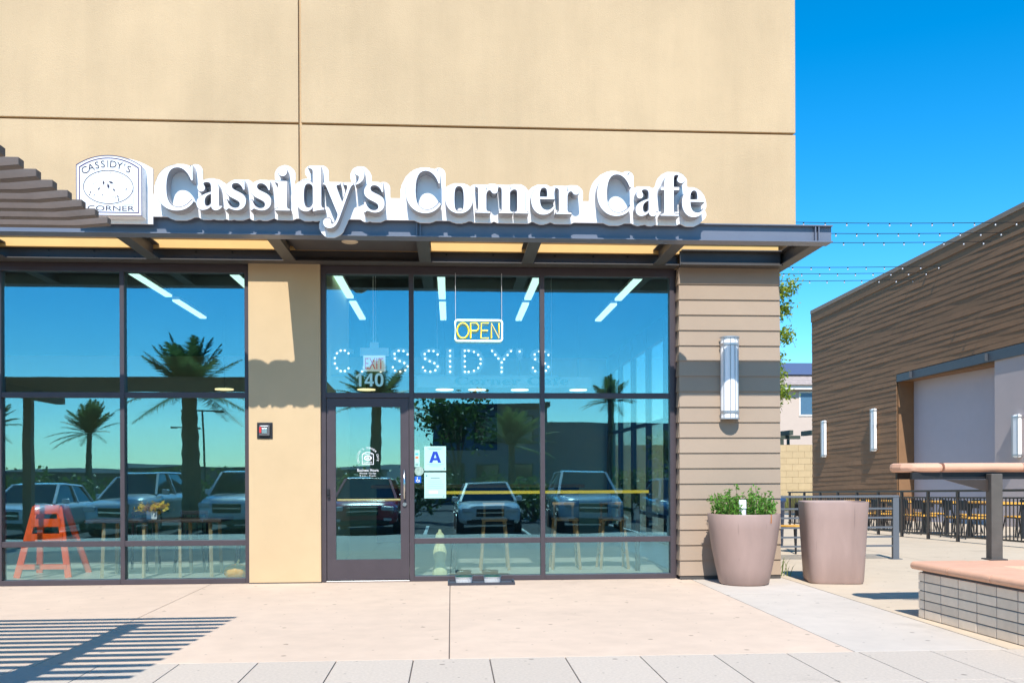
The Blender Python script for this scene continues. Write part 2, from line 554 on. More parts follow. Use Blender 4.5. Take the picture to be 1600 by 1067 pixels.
# siding pier
SX0, SX1 = 2.985, 4.305
MB().box(SX0 + 0.01, SX1 - 0.01, -0.13, 0.5, 0.03, 4.06).build('pier_core', M_siding, bld)
MB().box(SX0 - 0.012, SX1 + 0.012, -0.15, -0.1305, 0.004, 0.053).build('base_trim', M_steel, bld)
fb = MB().prism([(0, 0), (-0.030, 0), (-0.012, 0.212), (0, 0.212)], SX0 - 0.012, SX1 + 0.012, 'x').mesh('siding_board')
lb = MB().prism([(SX0 + 0.01, 0), (SX0 - 0.022, 0), (SX0 - 0.006, 0.212), (SX0 + 0.01, 0.212)], -0.131, 0.0, 'y').mesh('siding_board')
rb = MB().prism([(SX1 - 0.01, 0), (SX1 + 0.022, 0), (SX1 + 0.006, 0.212), (SX1 - 0.01, 0.212)], -0.131, 0.5, 'y').mesh('siding_board')
for k in range(20):
    for me, y in ((fb, -0.131), (lb, 0), (rb, 0)):
        put('siding_board', me, M_siding, bld, (0, y, 0.053 + 0.2 * k))
# interior shell
M_int = mat('interior_paint', (0.46, 0.48, 0.30), 0.8, 0.05, 2)
M_intdark = mat('interior_dark', (0.03, 0.032, 0.036), 0.7, 0.1, 2)
M_floor = mat('interior_floor', (0.42, 0.42, 0.36), 0.35, 0.12, 3)
M_ceil = mat('interior_ceiling', (0.02, 0.022, 0.024), 0.9, 0.05, 2)
MB().box(-12.8, 4.25, 0.31, 12.0, -0.05, 0.006).build('interior_floor', M_floor, bld)
MB().box(-12.8, 4.33, 0.17, 12.0, 4.42, 4.5).build('interior_ceiling', M_ceil, bld)
MB().box(-12.8, 4.33, 12.0, 12.2, -0.05, 4.5).build('interior_back_wall', M_int, bld)
MB().box(-13.0, -12.8, 0.16, 12.2, -0.05, 4.5).build('interior_side_wall', M_int, bld)
MB().box(-2.45, -1.75, 0.3, 4.0, 0.006, 4.42).build('partition', M_int, bld)
MB().box(-0.9, 1.2, 11.9, 11.99, 2.0, 3.4).build('menu_board', M_intdark, bld)
MB().box(-1.5, 2.6, 6.6, 7.3, 0.006, 1.1).build('service_counter', M_intdark, bld)
MB().box(-1.6, 2.7, 6.5, 7.4, 1.1, 1.16).build('counter_top', M_wood, bld)
# side storefront of the corner (seen through the front glass)
SY = [0.55, 2.2, 3.85, 5.5, 7.1, 8.7, 10.3, 11.9]
for y in SY:
    MB().box(4.10, 4.22, y, y + 0.07, 0.006, 4.42).build('side_mullion', M_bronze, bld)
for z0 in (0.006, 0.5, 2.38, 4.0):
    for ya, yb in [(a + 0.072, b - 0.002) for a, b in zip(SY, SY[1:])]:
        MB().box(4.11, 4.21, ya, yb, z0, z0 + (0.42 if z0 > 3.9 else 0.07)).build('side_rail', M_bronze, bld)
for ya, yb in [(a + 0.07, b) for a, b in zip(SY, SY[1:])]:
    MB().box(4.155, 4.163, ya, yb, 0.07, 4.0).build('side_glass', M_glass, bld)

# storefront frames
FW = 0.058
def fr(x0, x1, z0, z1, y0=0.0, y1=0.12, name='window_frame'):
    MB().box(x0, x1, y0, y1, z0, z1).build(name, M_bronze, bld, bevel=0.003)
def pane(x0, x1, z0, z1, name='glass_pane', parent=None, y=0.045):
    cx, cz = (x0 + x1) / 2, (z0 + z1) / 2
    r_ = (math.radians(rnd.uniform(-.12, .12)), 0, math.radians(rnd.uniform(-.16, .16)))   # panes never sit perfectly true
    return MB().box(x0 - cx, x1 - cx, -0.004, 0.004, z0 - cz, z1 - cz).build(name, M_glass, parent or bld, (cx, y + 0.004, cz), r_)
Z_S, Z_L0, Z_L1, Z_M0, Z_M1, Z_H = 0.068, 0.487, 0.557, 2.375, 2.443, 3.972
def window_bay(x0, x1):
    fr(x0, x1, 0.004, Z_S, -0.01); fr(x0, x1, Z_L0, Z_L1); fr(x0, x1, Z_M0, Z_M1)
    pane(x0 - .004, x1 + .004, Z_S, Z_L0); pane(x0 - .004, x1 + .004, Z_L1, Z_M0); pane(x0 - .004, x1 + .004, Z_M1, Z_H)
LV = [(-8.90, -8.84), (-7.30, -7.24), (-5.70, -5.645), (-4.190, -4.135), (-2.632, -2.577)]
for a, b in LV:
    fr(a, b, 0.004, Z_H, -0.006, 0.13)
for (a0, a1), (b0, b1) in zip(LV, LV[1:]):
    window_bay(a1, b0)
MB().box(-8.9, -2.577, -0.008, 0.13, Z_H, 4.075).build('window_head', M_bronze, bld, bevel=0.003)
RV = [(-1.666, -1.605), (-0.540, -0.478), (1.165, 1.225), (2.885, 2.945)]
for a, b in RV:
    fr(a, b, 0.004, Z_H, -0.006, 0.13)
fr(2.945, 2.985, 0.004, 4.075, 0.02, 0.1)
window_bay(-0.478, 1.165)
window_bay(1.225, 2.885)
MB().box(-1.666, 2.945, -0.008, 0.13, Z_H, 4.075).build('window_head', M_bronze, bld, bevel=0.003)
MB().box(WX0, WX1 - 0.2, 0.02, 0.15, 4.075, ZB).build('header_wall', M_stucco2, bld)
fr(-1.605, -0.540, Z_M0, Z_M1)
pane(-1.609, -0.536, Z_M1, Z_H)
MB().box(-1.605, -0.54, -0.03, 0.16, 0.002, 0.022).build('door_threshold', M_chrome, bld, bevel=0.004)
# door
door = MB().box(-1.598, -1.485, 0.005, 0.055, 0.03, 2.368).box(-0.655, -0.545, 0.005, 0.055, 0.03, 2.368).box(-1.485, -0.655, 0.0055, 0.0545, 2.26, 2.3675).box(-1.485, -0.655, 0.0055, 0.0545, 0.0305, 0.292)
door = door.build('door', M_bronze, bld)
pane(-1.489, -0.651, 0.288, 2.264, 'door_glass', door, 0.026)
MB().tube([(-0.603, -0.045, 1.07), (-0.603, -0.045, 1.45)], 0.014, 10).tube([(-0.603, -0.045, 1.10), (-0.603, 0.004, 1.10)], 0.009).tube([(-0.603, -0.045, 1.42), (-0.603, 0.004, 1.42)], 0.009).build('pull_handle', M_chrome, door, smooth=True)
MB().tube([(-0.603, 0.006, 1.0), (-0.603, -0.016, 1.0)], 0.026, 14).build('lock_cylinder', M_chrome, door)
MB().tube([(-1.575, 0.004, 1.11), (-1.575, -0.03, 1.11)], 0.02, 10).box(-1.595, -1.56, -0.03, 0.004, 1.12, 1.20).build('door_latch', M_black, door)
MB().tube([(-1.48, 0.10, 1.055), (-0.66, 0.10, 1.055)], 0.016, 8).build('push_bar', mat('yellow_brass', (0.75, 0.55, 0.15), 0.4), door)

# ------------------------------------------------------------------ steel canopy
M_fascia = mat('fascia_paint', (0.15, 0.168, 0.215), 0.4, 0.06, 3, spec=0.5)
can = thing('steel_canopy', 'dark painted steel canopy over the shop front carrying the white sign', 'canopy')
CX0, CX1 = -9.5, 4.46
ZC0, ZC1 = 4.078, 4.275
def ibeam(p, ax, a0, a1, z0, z1, wf, name, tf=0.012, tw=0.012, web=None):
    """I section running along ax at offset p; half=-1/1 makes a channel open to that side"""
    m = MB()
    lo, hi = (p - wf / 2, p + wf / 2)
    def bx(q0, q1, za, zb):
        if ax == 'x': m.box(a0, a1, q0, q1, za, zb)
        else: m.box(q0, q1, a0, a1, za, zb)
    bx(lo, hi, z0, z0 + tf)
    bx(lo, hi, z1 - tf, z1)
    w_ = p if web is None else web
    bx(w_ - tw / 2, w_ + tw / 2, z0 + tf, z1 - tf)
    return m.build(name, M_fascia if name == 'fascia_beam' else M_steel, can)
ibeam(-1.40, 'x', CX0, CX1, ZC0, ZC1, 0.20, 'fascia_beam', web=-1.445)
for x in (-6.6, -0.385, -0.345, 4.25, 4.29):
    MB().box(x, x + 0.012, -1.493, -1.452, ZC0 + 0.013, ZC1 - 0.013).build('stiffener_plate', M_fascia, can)
MB().box(CX0, 2.96, -0.235, 0.005, ZC0 + 0.002, ZC0 + 0.014).box(CX0, 2.96, -0.125, -0.113, ZC0 + 0.014, ZC1 - 0.052).box(CX0, 2.96, -0.16, -0.07, ZC1 - 0.052, ZC1 - 0.04).build('back_beam', M_steel, can)
M_ochre = mat('ochre_trim', (0.70, 0.42, 0.14), 0.7, 0.06, 3)
MB().box(CX0, 2.96, -0.234, -0.172, 4.225, ZB - 0.002).build('trim_board', M_ochre, can)
MB().box(2.962, 4.27, -0.234, -0.172, 4.262, ZB - 0.002).build('trim_board', M_ochre, can)
ibeam(-0.22, 'x', 2.97, 4.30, ZC0 - 0.012, ZC1 - 0.014, 0.22, 'back_beam')
CBX = [-8.9, -7.25, -5.55, -3.70, -2.02, -0.318, 0.985, 2.69, 4.355]
for x in CBX:
    ibeam(x, 'y', -1.388, -0.238 if x < 2.9 else -0.332, ZC0 + 0.003, ZC1 - 0.003, 0.15, 'cross_beam')
ibeam(4.355, 'y', -0.331, 2.4, ZC0 + 0.003, ZC1 - 0.003, 0.15, 'cross_beam')
MB().box(-1.942, -0.396, -1.38, -0.24, ZC1 - 0.062, ZC1 - 0.03).build('soffit_panel', mat('soffit', (0.085, 0.075, 0.072), 0.6, 0.1, 4), can)
dl = MB().lathe([(0.001, -0.012), (0.085, -0.012), (0.10, -0.004), (0.10, 0.0)], (-1.216, -0.70, ZC1 - 0.063), 28).build('downlight', mat('downlight_cream', (0.75, 0.6, 0.42), 0.5), can, smooth=True)
bolt = MB().lathe([(0.001, -0.012), (0.014, -0.012), (0.014, 0.0)], (0, 0, 0), 6).mesh('bolt')
for x in (-5.0, -4.45, -3.95, -3.2, -2.75, -0.05, 0.55, 1.35, 1.85, 2.3):
    for z in (4.115, 4.20):
        put('bolt', bolt, M_black, can, (x, -0.1255, z), (-PI / 2, 0, 0))

# ------------------------------------------------------------------ sign: letters and backing
YF, YB = -1.70, -1.535
LET = [('C', -3.205, -2.797, 4.275, 4.772), ('a', -2.769, -2.494, 4.285, 4.617), ('s', -2.458, -2.236, 4.289, 4.612), ('s', -2.186, -1.963, 4.290, 4.612),
       ('i', -1.920, -1.760, 4.293, 4.778), ('d', -1.703, -1.386, 4.287, 4.781), ('y', -1.400, -1.065, 4.107, 4.607), ('\u2019', -1.053, -0.944, 4.589, 4.784),
       ('s', -0.952, -0.725, 4.285, 4.612), ('C', -0.494, -0.101, 4.286, 4.783), ('o', -0.054, 0.253, 4.290, 4.614), ('r', 0.281, 0.533, 4.300, 4.613),
       ('n', 0.543, 0.873, 4.300, 4.615), ('e', 0.905, 1.173, 4.290, 4.616), ('r', 1.185, 1.453, 4.300, 4.615), ('C', 1.651, 2.048, 4.286, 4.780),
       ('a', 2.088, 2.350, 4.290, 4.616), ('f', 2.374, 2.658, 4.298, 4.787), ('e', 2.620, 2.881, 4.286, 4.612)]
sign = thing('letter_sign', 'long sign of white raised serif letters standing on the canopy edge', 'sign')
def two_tone(me, face, side):
    me.materials.clear(); me.materials.append(face); me.materials.append(side)
    for p in me.polygons:
        p.material_index = 0 if p.normal.y < -0.5 else 1
tri = []
for ch, x0, x1, z0, z1 in LET:
    me = text_fit(bold(ch), x0 + .001, x1 - .001, z0 + .001, z1 - .001, YF, 0.004, res=6)
    can_me = text_fit(bold(ch), x0 - .003, x1 + .003, z0 - .003, z1 + .003, YF + 0.003, YB - YF - 0.024, res=6, off=0.009)
    two_tone(can_me, M_ink, M_return)
    o = put('letter', can_me, None, sign)
    put('letter_face', me, M_white, o)
    for p in me.polygons:
        if p.normal.y < -0.5:
            c = [me.vertices[i].co for i in p.vertices]
            for k in range(1, len(c) - 1):
                tri.append(((c[0].x, c[0].z), (c[k].x, c[k].z), (c[k + 1].x, c[k + 1].z)))

def panel_from_field(F, xa, za, h):
    """iso-contours of F at 0 as closed loops (marching squares)"""
    segs = {}
    nz_, nx_ = F.shape
    for j in range(nz_ - 1):
        row = F[j:j + 2]
        for i in np.nonzero((row[:, :-1].max(0) > 0) | (row[:, 1:].max(0) > 0))[0]:
            a, b, c, d = F[j, i], F[j, i + 1], F[j + 1, i + 1], F[j + 1, i]
            k = (a > 0) | ((b > 0) << 1) | ((c > 0) << 2) | ((d > 0) << 3)
            if k in (0, 15): continue
            E_ = {0: ('h', j, i), 1: ('v', j, i + 1), 2: ('h', j + 1, i), 3: ('v', j, i)}
            T = {1: [(3, 0)], 2: [(0, 1)], 3: [(3, 1)], 4: [(1, 2)], 5: [(3, 2), (1, 0)], 6: [(0, 2)], 7: [(3, 2)], 8: [(2, 3)], 9: [(2, 0)], 10: [(0, 3), (2, 1)], 11: [(2, 1)], 12: [(1, 3)], 13: [(1, 0)], 14: [(0, 3)]}[int(k)]
            for s, e in T:
                segs[E_[s]] = E_[e]
    def pt(e):
        t, j, i = e
        if t == 'h':
            f0, f1 = F[j, i], F[j, i + 1]; u = f0 / (f0 - f1)
            return (xa + (i + u) * h, za + j * h)
        f0, f1 = F[j, i], F[j + 1, i]; u = f0 / (f0 - f1)
        return (xa + i * h, za + (j + u) * h)
    loops = []
    while segs:
        s = next(iter(segs)); loop = []; e = s
        while e in segs:
            loop.append(pt(e)); e = segs.pop(e)
            if e == s: break
        if len(loop) > 8: loops.append(loop)
    return loops

H = 0.009
xa, za = -3.45, 3.95
nx, nz2 = int((3.1 - xa) / H), int((4.98 - za) / H)
occ = np.zeros((nz2, nx), bool)
for A, B, C in tri:
    i0, i1 = int((min(A[0], B[0], C[0]) - xa) / H), int((max(A[0], B[0], C[0]) - xa) / H) + 1
    j0, j1 = int((min(A[1], B[1], C[1]) - za) / H), int((max(A[1], B[1], C[1]) - za) / H) + 1
    gx, gz = np.meshgrid(xa + np.arange(i0, i1 + 1) * H, za + np.arange(j0, j1 + 1) * H)
    s1 = (B[0] - A[0]) * (gz - A[1]) - (B[1] - A[1]) * (gx - A[0])
    s2 = (C[0] - B[0]) * (gz - B[1]) - (C[1] - B[1]) * (gx - B[0])
    s3 = (A[0] - C[0]) * (gz - C[1]) - (A[1] - C[1]) * (gx - C[0])
    ins = ((s1 >= -1e-5) & (s2 >= -1e-5) & (s3 >= -1e-5)) | ((s1 <= 1e-5) & (s2 <= 1e-5) & (s3 <= 1e-5))
    occ[j0:j1 + 1, i0:i1 + 1] |= ins
RAD = 0.066 / H
dil = np.zeros_like(occ)
R_ = int(RAD) + 1
for dj in range(-R_, R_ + 1):
    for di in range(-R_, R_ + 1):
        if di * di + dj * dj > RAD * RAD: continue
        a0, a1 = max(0, dj), nz2 + min(0, dj)
        b0, b1 = max(0, di), nx + min(0, di)
        dil[a0:a1, b0:b1] |= occ[a0 - dj:a1 - dj, b0 - di:b1 - di]
jj0, jj1 = int((4.262 - za) / H), int((4.50 - za) / H)
dil[jj0:jj1, int((-3.30 - xa) / H):int((2.80 - xa) / H)] = True
Fd = dil.astype(float)
for _ in range(3):
    Fp = np.pad(Fd, 1)
    Fd = (Fp[1:-1, 1:-1] * 4 + Fp[:-2, 1:-1] + Fp[2:, 1:-1] + Fp[1:-1, :-2] + Fp[1:-1, 2:]) / 8
Fd = Fd - 0.5
loops = panel_from_field(Fd, xa, za, H)
loops.sort(key=len, reverse=True)
def curve_panel(loops, depth):
    cu = bpy.data.curves.new('panel', 'CURVE'); cu.dimensions = '2D'; cu.fill_mode = 'BOTH'; cu.extrude = depth / 2
    for lp in loops:
        sp = cu.splines.new('POLY'); sp.points.add(len(lp) - 1)
        for q, (x, z) in zip(sp.points, lp): q.co = (x, z, 0, 1)
        sp.use_cyclic_u = True
    o = bpy.data.objects.new('panel', cu); COL.objects.link(o)
    bpy.context.view_layer.update()
    me = bpy.data.meshes.new_from_object(o.evaluated_get(bpy.context.evaluated_depsgraph_get()))
    bpy.data.objects.remove(o); bpy.data.curves.remove(cu)
    n = len(me.vertices); a = np.empty(n * 3); me.vertices.foreach_get('co', a); a = a.reshape(-1, 3)
    me.vertices.foreach_set('co', np.stack([a[:, 0], -a[:, 2], a[:, 1]], 1).ravel()); me.update()
    return me
put('backing_panel', curve_panel(loops[:1], 0.026), M_backing, sign, (0, YB + 0.006, 0))

# logo plaque
plq = thing('logo_plaque', 'white arch-topped plaque with an outlined oval left of the serif letters', 'sign')
def arch(x0, x1, z0, zs, zt, n=18):
    pts = [(x0, z0), (x1, z0)]
    c = (x0 + x1) / 2; w = (x1 - x0) / 2; hgt = zt - zs
    r = (w * w + hgt * hgt) / (2 * hgt)
    for k in range(n + 1):
        x = x1 - (x1 - x0) * k / n
        pts.append((x, zt - r + math.sqrt(max(0, r * r - (x - c) ** 2))))
    return pts
PX0, PX1, PZ0, PZS, PZT = -4.045, -3.350, 4.211, 4.757, 4.866
MB().prism(arch(PX0, PX1, PZ0, PZS, PZT), YF, YB - 0.02, 'y').build('face_panel', M_white, plq)
MB().prism(arch(PX0 - 0.06, PX1 + 0.07, PZ0 - 0.045, PZS + 0.02, PZT + 0.03), YB - 0.018, YB + 0.012, 'y').build('backing_panel', M_backing, plq)
def ring(outer, inner, y, d):
    n = len(outer); m = MB()
    v = [(p[0], y, p[1]) for p in outer] + [(p[0], y, p[1]) for p in inner] + [(p[0], y + d, p[1]) for p in outer] + [(p[0], y + d, p[1]) for p in inner]
    f = []
    for i in range(n):
        j = (i + 1) % n
        f += [(i, j, n + j, n + i), (2 * n + i, 3 * n + i, 3 * n + j, 2 * n + j), (i, 2 * n + i, 2 * n + j, j), (n + i, n + j, 3 * n + j, 3 * n + i)]
    return m.add(v, f)
ring(arch(PX0 + 0.030, PX1 - 0.030, PZ0 + 0.030, PZS - 0.022, PZT - 0.026), arch(PX0 + 0.040, PX1 - 0.040, PZ0 + 0.040, PZS - 0.030, PZT - 0.036), YF - 0.002, 0.003).build('border_line', M_purple, plq)
ring(arch(PX0, PX1, PZ0, PZS, PZT), arch(PX0 + 0.006, PX1 - 0.006, PZ0 + 0.006, PZS - 0.005, PZT - 0.006), YF - 0.003, 0.0025).build('edge_trim', M_purple, plq)
cxp, czp = -3.705, 4.520
def ell(rx, rz, n=48, c=(cxp, czp)):
    return [(c[0] + rx * math.cos(2 * PI * k / n), c[1] + rz * math.sin(2 * PI * k / n)) for k in range(n)]
ring(ell(0.267, 0.184), ell(0.260, 0.177), YF - 0.002, 0.0025).build('oval_outline', M_ink, plq)
MB().box(-3.443, -3.440, YF - 0.002, YF, 4.336, 4.50).box(-3.62, -3.443, YF - 0.002, YF, 4.334, 4.337).build('corner_line', M_ink, plq)
dots = MB()
for (u, v, s) in ((-.10, .155, .006), (.02, .155, .006), (.15, .11, .006), (.19, .06, .005), (.19, -.02, .009), (.0, .01, .022), (-.05, .045, .018), (.03, .05, .02), (.06, -.03, .015), (-.1, -.02, .014), (-.16, .03, .006), (-.13, .05, .006), (-.19, -.06, .011), (-.20, -.085, .01), (-.15, -.09, .008), (-.06, -.085, .009), (.05, -.1, .007), (.075, -.11, .007), (.10, -.1, .012), (.11, -.13, .011), (.105, -.145, .008), (.06, -.145, .005), (.09, .0, .004)):
    a = rnd.uniform(0, PI)
    ca, sa = math.cos(a) * s * 1.5, math.sin(a) * s * 1.5
    x, z = cxp + u, czp + v
    dots.add([(x - ca, YF - 0.0022, z - sa), (x + sa * .4, YF - 0.0022, z - ca * .4), (x + ca, YF - 0.0022, z + sa), (x - sa * .4, YF - 0.0022, z + ca * .4)], [(0, 1, 2, 3)])
dots.build('speckle', M_ink, plq, fix=False)
put('lettering', text_fit('CORNER', -3.925, -3.43, 4.262, 4.318, YF - 0.002, 0.0015), M_ink, plq)
arc = []
word = "CASSIDY'S"
wx = [-0.236, -0.174, -0.112, -0.054, -0.004, 0.050, 0.113, 0.160, 0.205]
for ch, dx in zip(word, wx):
    me = glyphs(ch, 0.001, 3, 'CENTER')
    n = len(me.vertices); a = np.empty(n * 3); me.vertices.foreach_get('co', a); a = a.reshape(-1, 3)
    if ch == 'I': a[:, 0] *= 0.9
    th = -dx * 1.55
    s = 0.108
    x, z = a[:, 0] * s, a[:, 1] * s
    zc = 4.735 - dx * dx * 1.25
    me.vertices.foreach_set('co', np.stack([cxp + dx + x * math.cos(th) - z * math.sin(th), YF - 0.0015 - a[:, 2], zc + x * math.sin(th) + z * math.cos(th)], 1).ravel())
    me.update(); arc.append(me)
put('lettering', join_meshes(arc, 'lettering'), M_ink, plq)

# ------------------------------------------------------------------ things on the facade
lamp = thing('wall_lamp', 'tall white half-round wall lamp with metal bands on the brown siding pier', 'wall lamp', (3.625, -0.163, 2.62))
MB().lathe([(0.115, -0.52), (0.115, 0.52)], (0, -0.03, 0), 24, a0=PI, a1=2 * PI).box(-0.115, 0.115, -0.035, -0.028, -0.52, 0.52).build('diffuser', M_diffuser, lamp, smooth=False)
for z0, z1 in ((-0.455, -0.425), (0.42, 0.45)):
    MB().lathe([(0.119, z0), (0.126, z0), (0.126, z1), (0.119, z1)], (0, -0.03, 0), 24, a0=PI, a1=2 * PI).build('metal_band', M_lampmetal, lamp)
for z0, z1 in ((-0.535, -0.52), (0.52, 0.535)):
    MB().lathe([(0.001, z0), (0.132, z0), (0.132, z1), (0.001, z1)], (0, -0.03, 0), 24, a0=PI, a1=2 * PI).build('end_cap', M_lampmetal, lamp)
for a in (-100, -70, -40, -140):
    x, y = 0.124 * math.cos(math.radians(a)), -0.03 + 0.124 * math.sin(math.radians(a))
    MB().tube([(x, y, -0.52), (x, y, 0.52)], 0.005, 6).build('metal_rod', M_lampmetal, lamp)
MB().box(-0.09, 0.09, -0.028, 0.02, -0.50, 0.50).build('back_plate', M_lampmetal, lamp)

kb = thing('key_box', 'small dark square key box with a red flag on the stucco pilaster', 'key box', (-2.37, -0.05, 1.952))
MB().box(-0.098, 0.098, -0.012, 0.0, -0.103, 0.103).build('flange', M_black, kb, bevel=0.004)
MB().box(-0.066, 0.066, -0.045, -0.0125, -0.066, 0.066).build('cover', mat('key_grey', (0.12, 0.12, 0.125), 0.4), kb, bevel=0.006)
MB().box(-0.03, 0.035, -0.052, -0.0455, -0.04, 0.03).build('hatch', M_chrome, kb, bevel=0.003)
MB().box(-0.062, -0.036, -0.0535, -0.0465, -0.03, 0.045).build('red_flag', mat('red_paint', (0.6, 0.03, 0.03), 0.5), kb)
MB().box(-0.045, 0.045, -0.050, -0.0455, 0.052, 0.06).build('lettering_plate', M_white, kb)

# boot tray with two ribbed bowls
tr = thing('boot_tray', 'flat dark tray lying on the paving under the shop window', 'tray', (0.372, -0.30, 0.0))
MB().box(-0.40, 0.40, -0.17, 0.17, 0.001, 0.012).build('tray_base', mat('tray_blue', (0.06, 0.065, 0.085), 0.5), tr)
MB().box(-0.42, -0.402, -0.19, 0.19, 0.001, 0.035).box(0.402, 0.42, -0.19, 0.19, 0.001, 0.035).box(-0.4015, 0.4015, -0.19, -0.172, 0.001, 0.034).box(-0.4015, 0.4015, 0.172, 0.19, 0.001, 0.034).build('tray_rim', mat('tray_rim', (0.05, 0.05, 0.06), 0.5), tr)
for k, (x, lab) in enumerate(((0.155, 'left of two white ribbed bowls on the boot tray'), (0.515, 'right of two white ribbed bowls on the boot tray'))):
    b = thing('ribbed_bowl', lab, 'bowl', (x, -0.30, 0.0125), group='bowls on the tray')
    m = MB(); n = 56
    prof = [(0.098, 0.0), (0.108, 0.055), (0.112, 0.072), (0.115, 0.08)]
    v = []
    for r, z in prof:
        for q in range(n):
            rr = r * (1.0 if z > 0.065 or q % 2 else 0.94)
            v.append((rr * math.cos(2 * PI * q / n), rr * math.sin(2 * PI * q / n), z))
    f = [(i * n + q, i * n + (q + 1) % n, (i + 1) * n + (q + 1) % n, (i + 1) * n + q) for i in range(3) for q in range(n)]
    m.add(v, f).build('ribbed_side', mat('bowl_white', (0.7, 0.68, 0.64), 0.45), b)
    MB().lathe([(0.115, 0.08), (0.110, 0.084), (0.104, 0.08), (0.09, 0.05), (0.001, 0.045)], n=32).build('inner_bowl', mat('bowl_green', (0.02, 0.07, 0.05), 0.35), b, smooth=True)

# decals and papers on the glass
def paper(name, label, x0, x1, z0, z1, m, y=0.056, cat='notice', group=None):
    p = thing(name, label, cat, ((x0 + x1) / 2, y, (z0 + z1) / 2), group=group)
    w, h = (x1 - x0) / 2, (z1 - z0) / 2
    MB().box(-w, w, 0, 0.002, -h, h).build('sheet', m, p)
    return p, w, h
M_paper = mat('glass_tinted_paper', (0.42, 0.70, 0.63), 0.8, 0.02, 5)  # green cast of the window glass is put into the paper colour
M_blue = mat('blue_print', (0.005, 0.04, 0.40), 0.6, 0.02)
M_greytext = mat('grey_print', (0.16, 0.25, 0.28), 0.7, 0.02)
YP = 0.0365   # outer face of stickers, in front of the glass at 0.045
p, w, h = paper('grade_card', 'pale grade card with a large blue letter A in the window', -0.348, -0.067, 1.433, 1.751, M_paper, YP)
ring2 = MB()
ring2.add([(-0.078, -0.0016, -0.055), (-0.036, -0.0016, -0.055), (-0.027, -0.0016, -0.024), (0.027, -0.0016, -0.024), (0.036, -0.0016, -0.055), (0.078, -0.0016, -0.055), (0.027, -0.0016, 0.09), (-0.027, -0.0016, 0.09), (-0.017, -0.0016, 0.006), (0.017, -0.0016, 0.006), (0.0, -0.0016, 0.058)],
          [(0, 1, 2, 8, 10, 7), (8, 2, 3, 9), (3, 4, 5, 6, 10, 9), (7, 10, 6)])
ring2.build('grade_letter', M_blue, p, fix=False)
MB().box(-0.10, 0.10, -0.001, -0.0004, 0.128, 0.133).box(-0.085, 0.085, -0.001, -0.0004, 0.116, 0.121).build('print_rule', M_greytext, p)
MB().box(-0.11, 0.11, -0.001, -0.0004, -0.077, -0.073).box(-0.08, 0.08, -0.001, -0.0004, -0.094, -0.09).box(-0.06, 0.06, -0.001, -0.0004, -0.108, -0.105).box(0.11, 0.125, -0.001, -0.0004, -0.14, -0.125).build('print_rule', M_greytext, p)
p, w, h = paper('permit_notice', 'pale notice of small grey print taped below the grade card', -0.349, -0.068, 1.075, 1.41, M_paper, YP)
lines = MB()
for i in range(5):
    lines.box(-0.11 + 0.02 * (i < 2), 0.11 - 0.02 * (i < 2), -0.001, -0.0004, 0.06 - 0.024 * i, 0.063 - 0.024 * i)
lines.box(-0.125, 0.125, -0.001, -0.0004, -0.125, -0.122).box(0.10, 0.118, -0.001, -0.0004, -0.155, -0.14).box(-0.12, -0.1, -0.001, -0.0004, 0.115, 0.135)
lines.build('print_rule', M_greytext, p)
MB().box(-0.06, 0.06, -0.001, -0.0004, 0.090, 0.100).build('print_rule', M_greytext, p)
MB().box(-0.08, 0.03, -0.001, -0.0004, -0.105, -0.07).build('white_patch', M_white, p)
p, w, h = paper('sticker_strip', 'narrow pale strip of card stickers beside the door frame', -0.478, -0.410, 1.485, 1.702, M_paper, YP, 'sticker')
for z, c, nm in ((0.055, (0.08, 0.45, 0.75), 'blue_sticker'), (0.01, (0.7, 0.2, 0.08), 'red_sticker'), (-0.035, (0.5, 0.62, 0.8), 'lilac_sticker'), (-0.082, (0.2, 0.4, 0.35), 'green_sticker')):
    MB().box(-0.02, 0.02, -0.001, -0.0004, z - 0.012, z + 0.014).build(nm, mat(nm, c, 0.6), p)
rs = MB().lathe([(0.001, 0.0), (0.06, 0.0)], n=32).lathe([(0.06, 0.0), (0.06, 0.002)], n=32)
rs.build('round_sticker', mat('sage_sticker', (0.30, 0.42, 0.36), 0.7, 0.35, 40), None, (-0.416, YP + 0.002, 1.43), (PI / 2, 0, 0), label='round sage green sticker above the blue wheelchair sticker', cat='sticker', fix=False)
p, w, h = paper('wheelchair_sticker', 'small blue square sticker with a white wheelchair symbol', -0.477, -0.391, 1.276, 1.36, mat('access_blue', (0.01, 0.12, 0.55), 0.5, 0.02), YP, 'sticker')
wc = MB()
wc.lathe([(0.016, 0), (0.023, 0)], (0, 0, 0), 18, a0=math.radians(150), a1=math.radians(395))
wcm = [(q[0] + 0.002, -0.0012, q[1] - 0.012) for q in wc.v]
w2 = MB(); w2.v = wcm; w2.f = wc.f
w2.box(-0.009, -0.002, -0.0012, -0.0008, -0.01, 0.02).box(-0.002, 0.014, -0.0012, -0.0008, -0.012, -0.006).box(0.012, 0.018, -0.0012, -0.0008, -0.028, -0.008).box(0.016, 0.027, -0.0012, -0.0008, -0.031, -0.026)
w2.lathe([(0.001, 0), (0.006, 0)], (0, 0, 0), 12)
nn = 24
for i in range(len(w2.v) - nn, len(w2.v)):
    q = w2.v[i]; w2.v[i] = (q[0] - 0.006, -0.0012, q[1] + 0.028)
w2.build('wheelchair_symbol', M_white, p, fix=False)

M_mint = mat('mint_vinyl', (0.50, 0.80, 0.70), 0.6, 0.03)
put('suite_number', text_fit(''.join(chr(0x1D7EC + d) for d in (1, 4, 0)), -1.235, -0.872, 2.525, 2.70, YP + 0.004, 0.002), M_mint, None, label='pale mint number 140 on the glass above the door', cat='number')

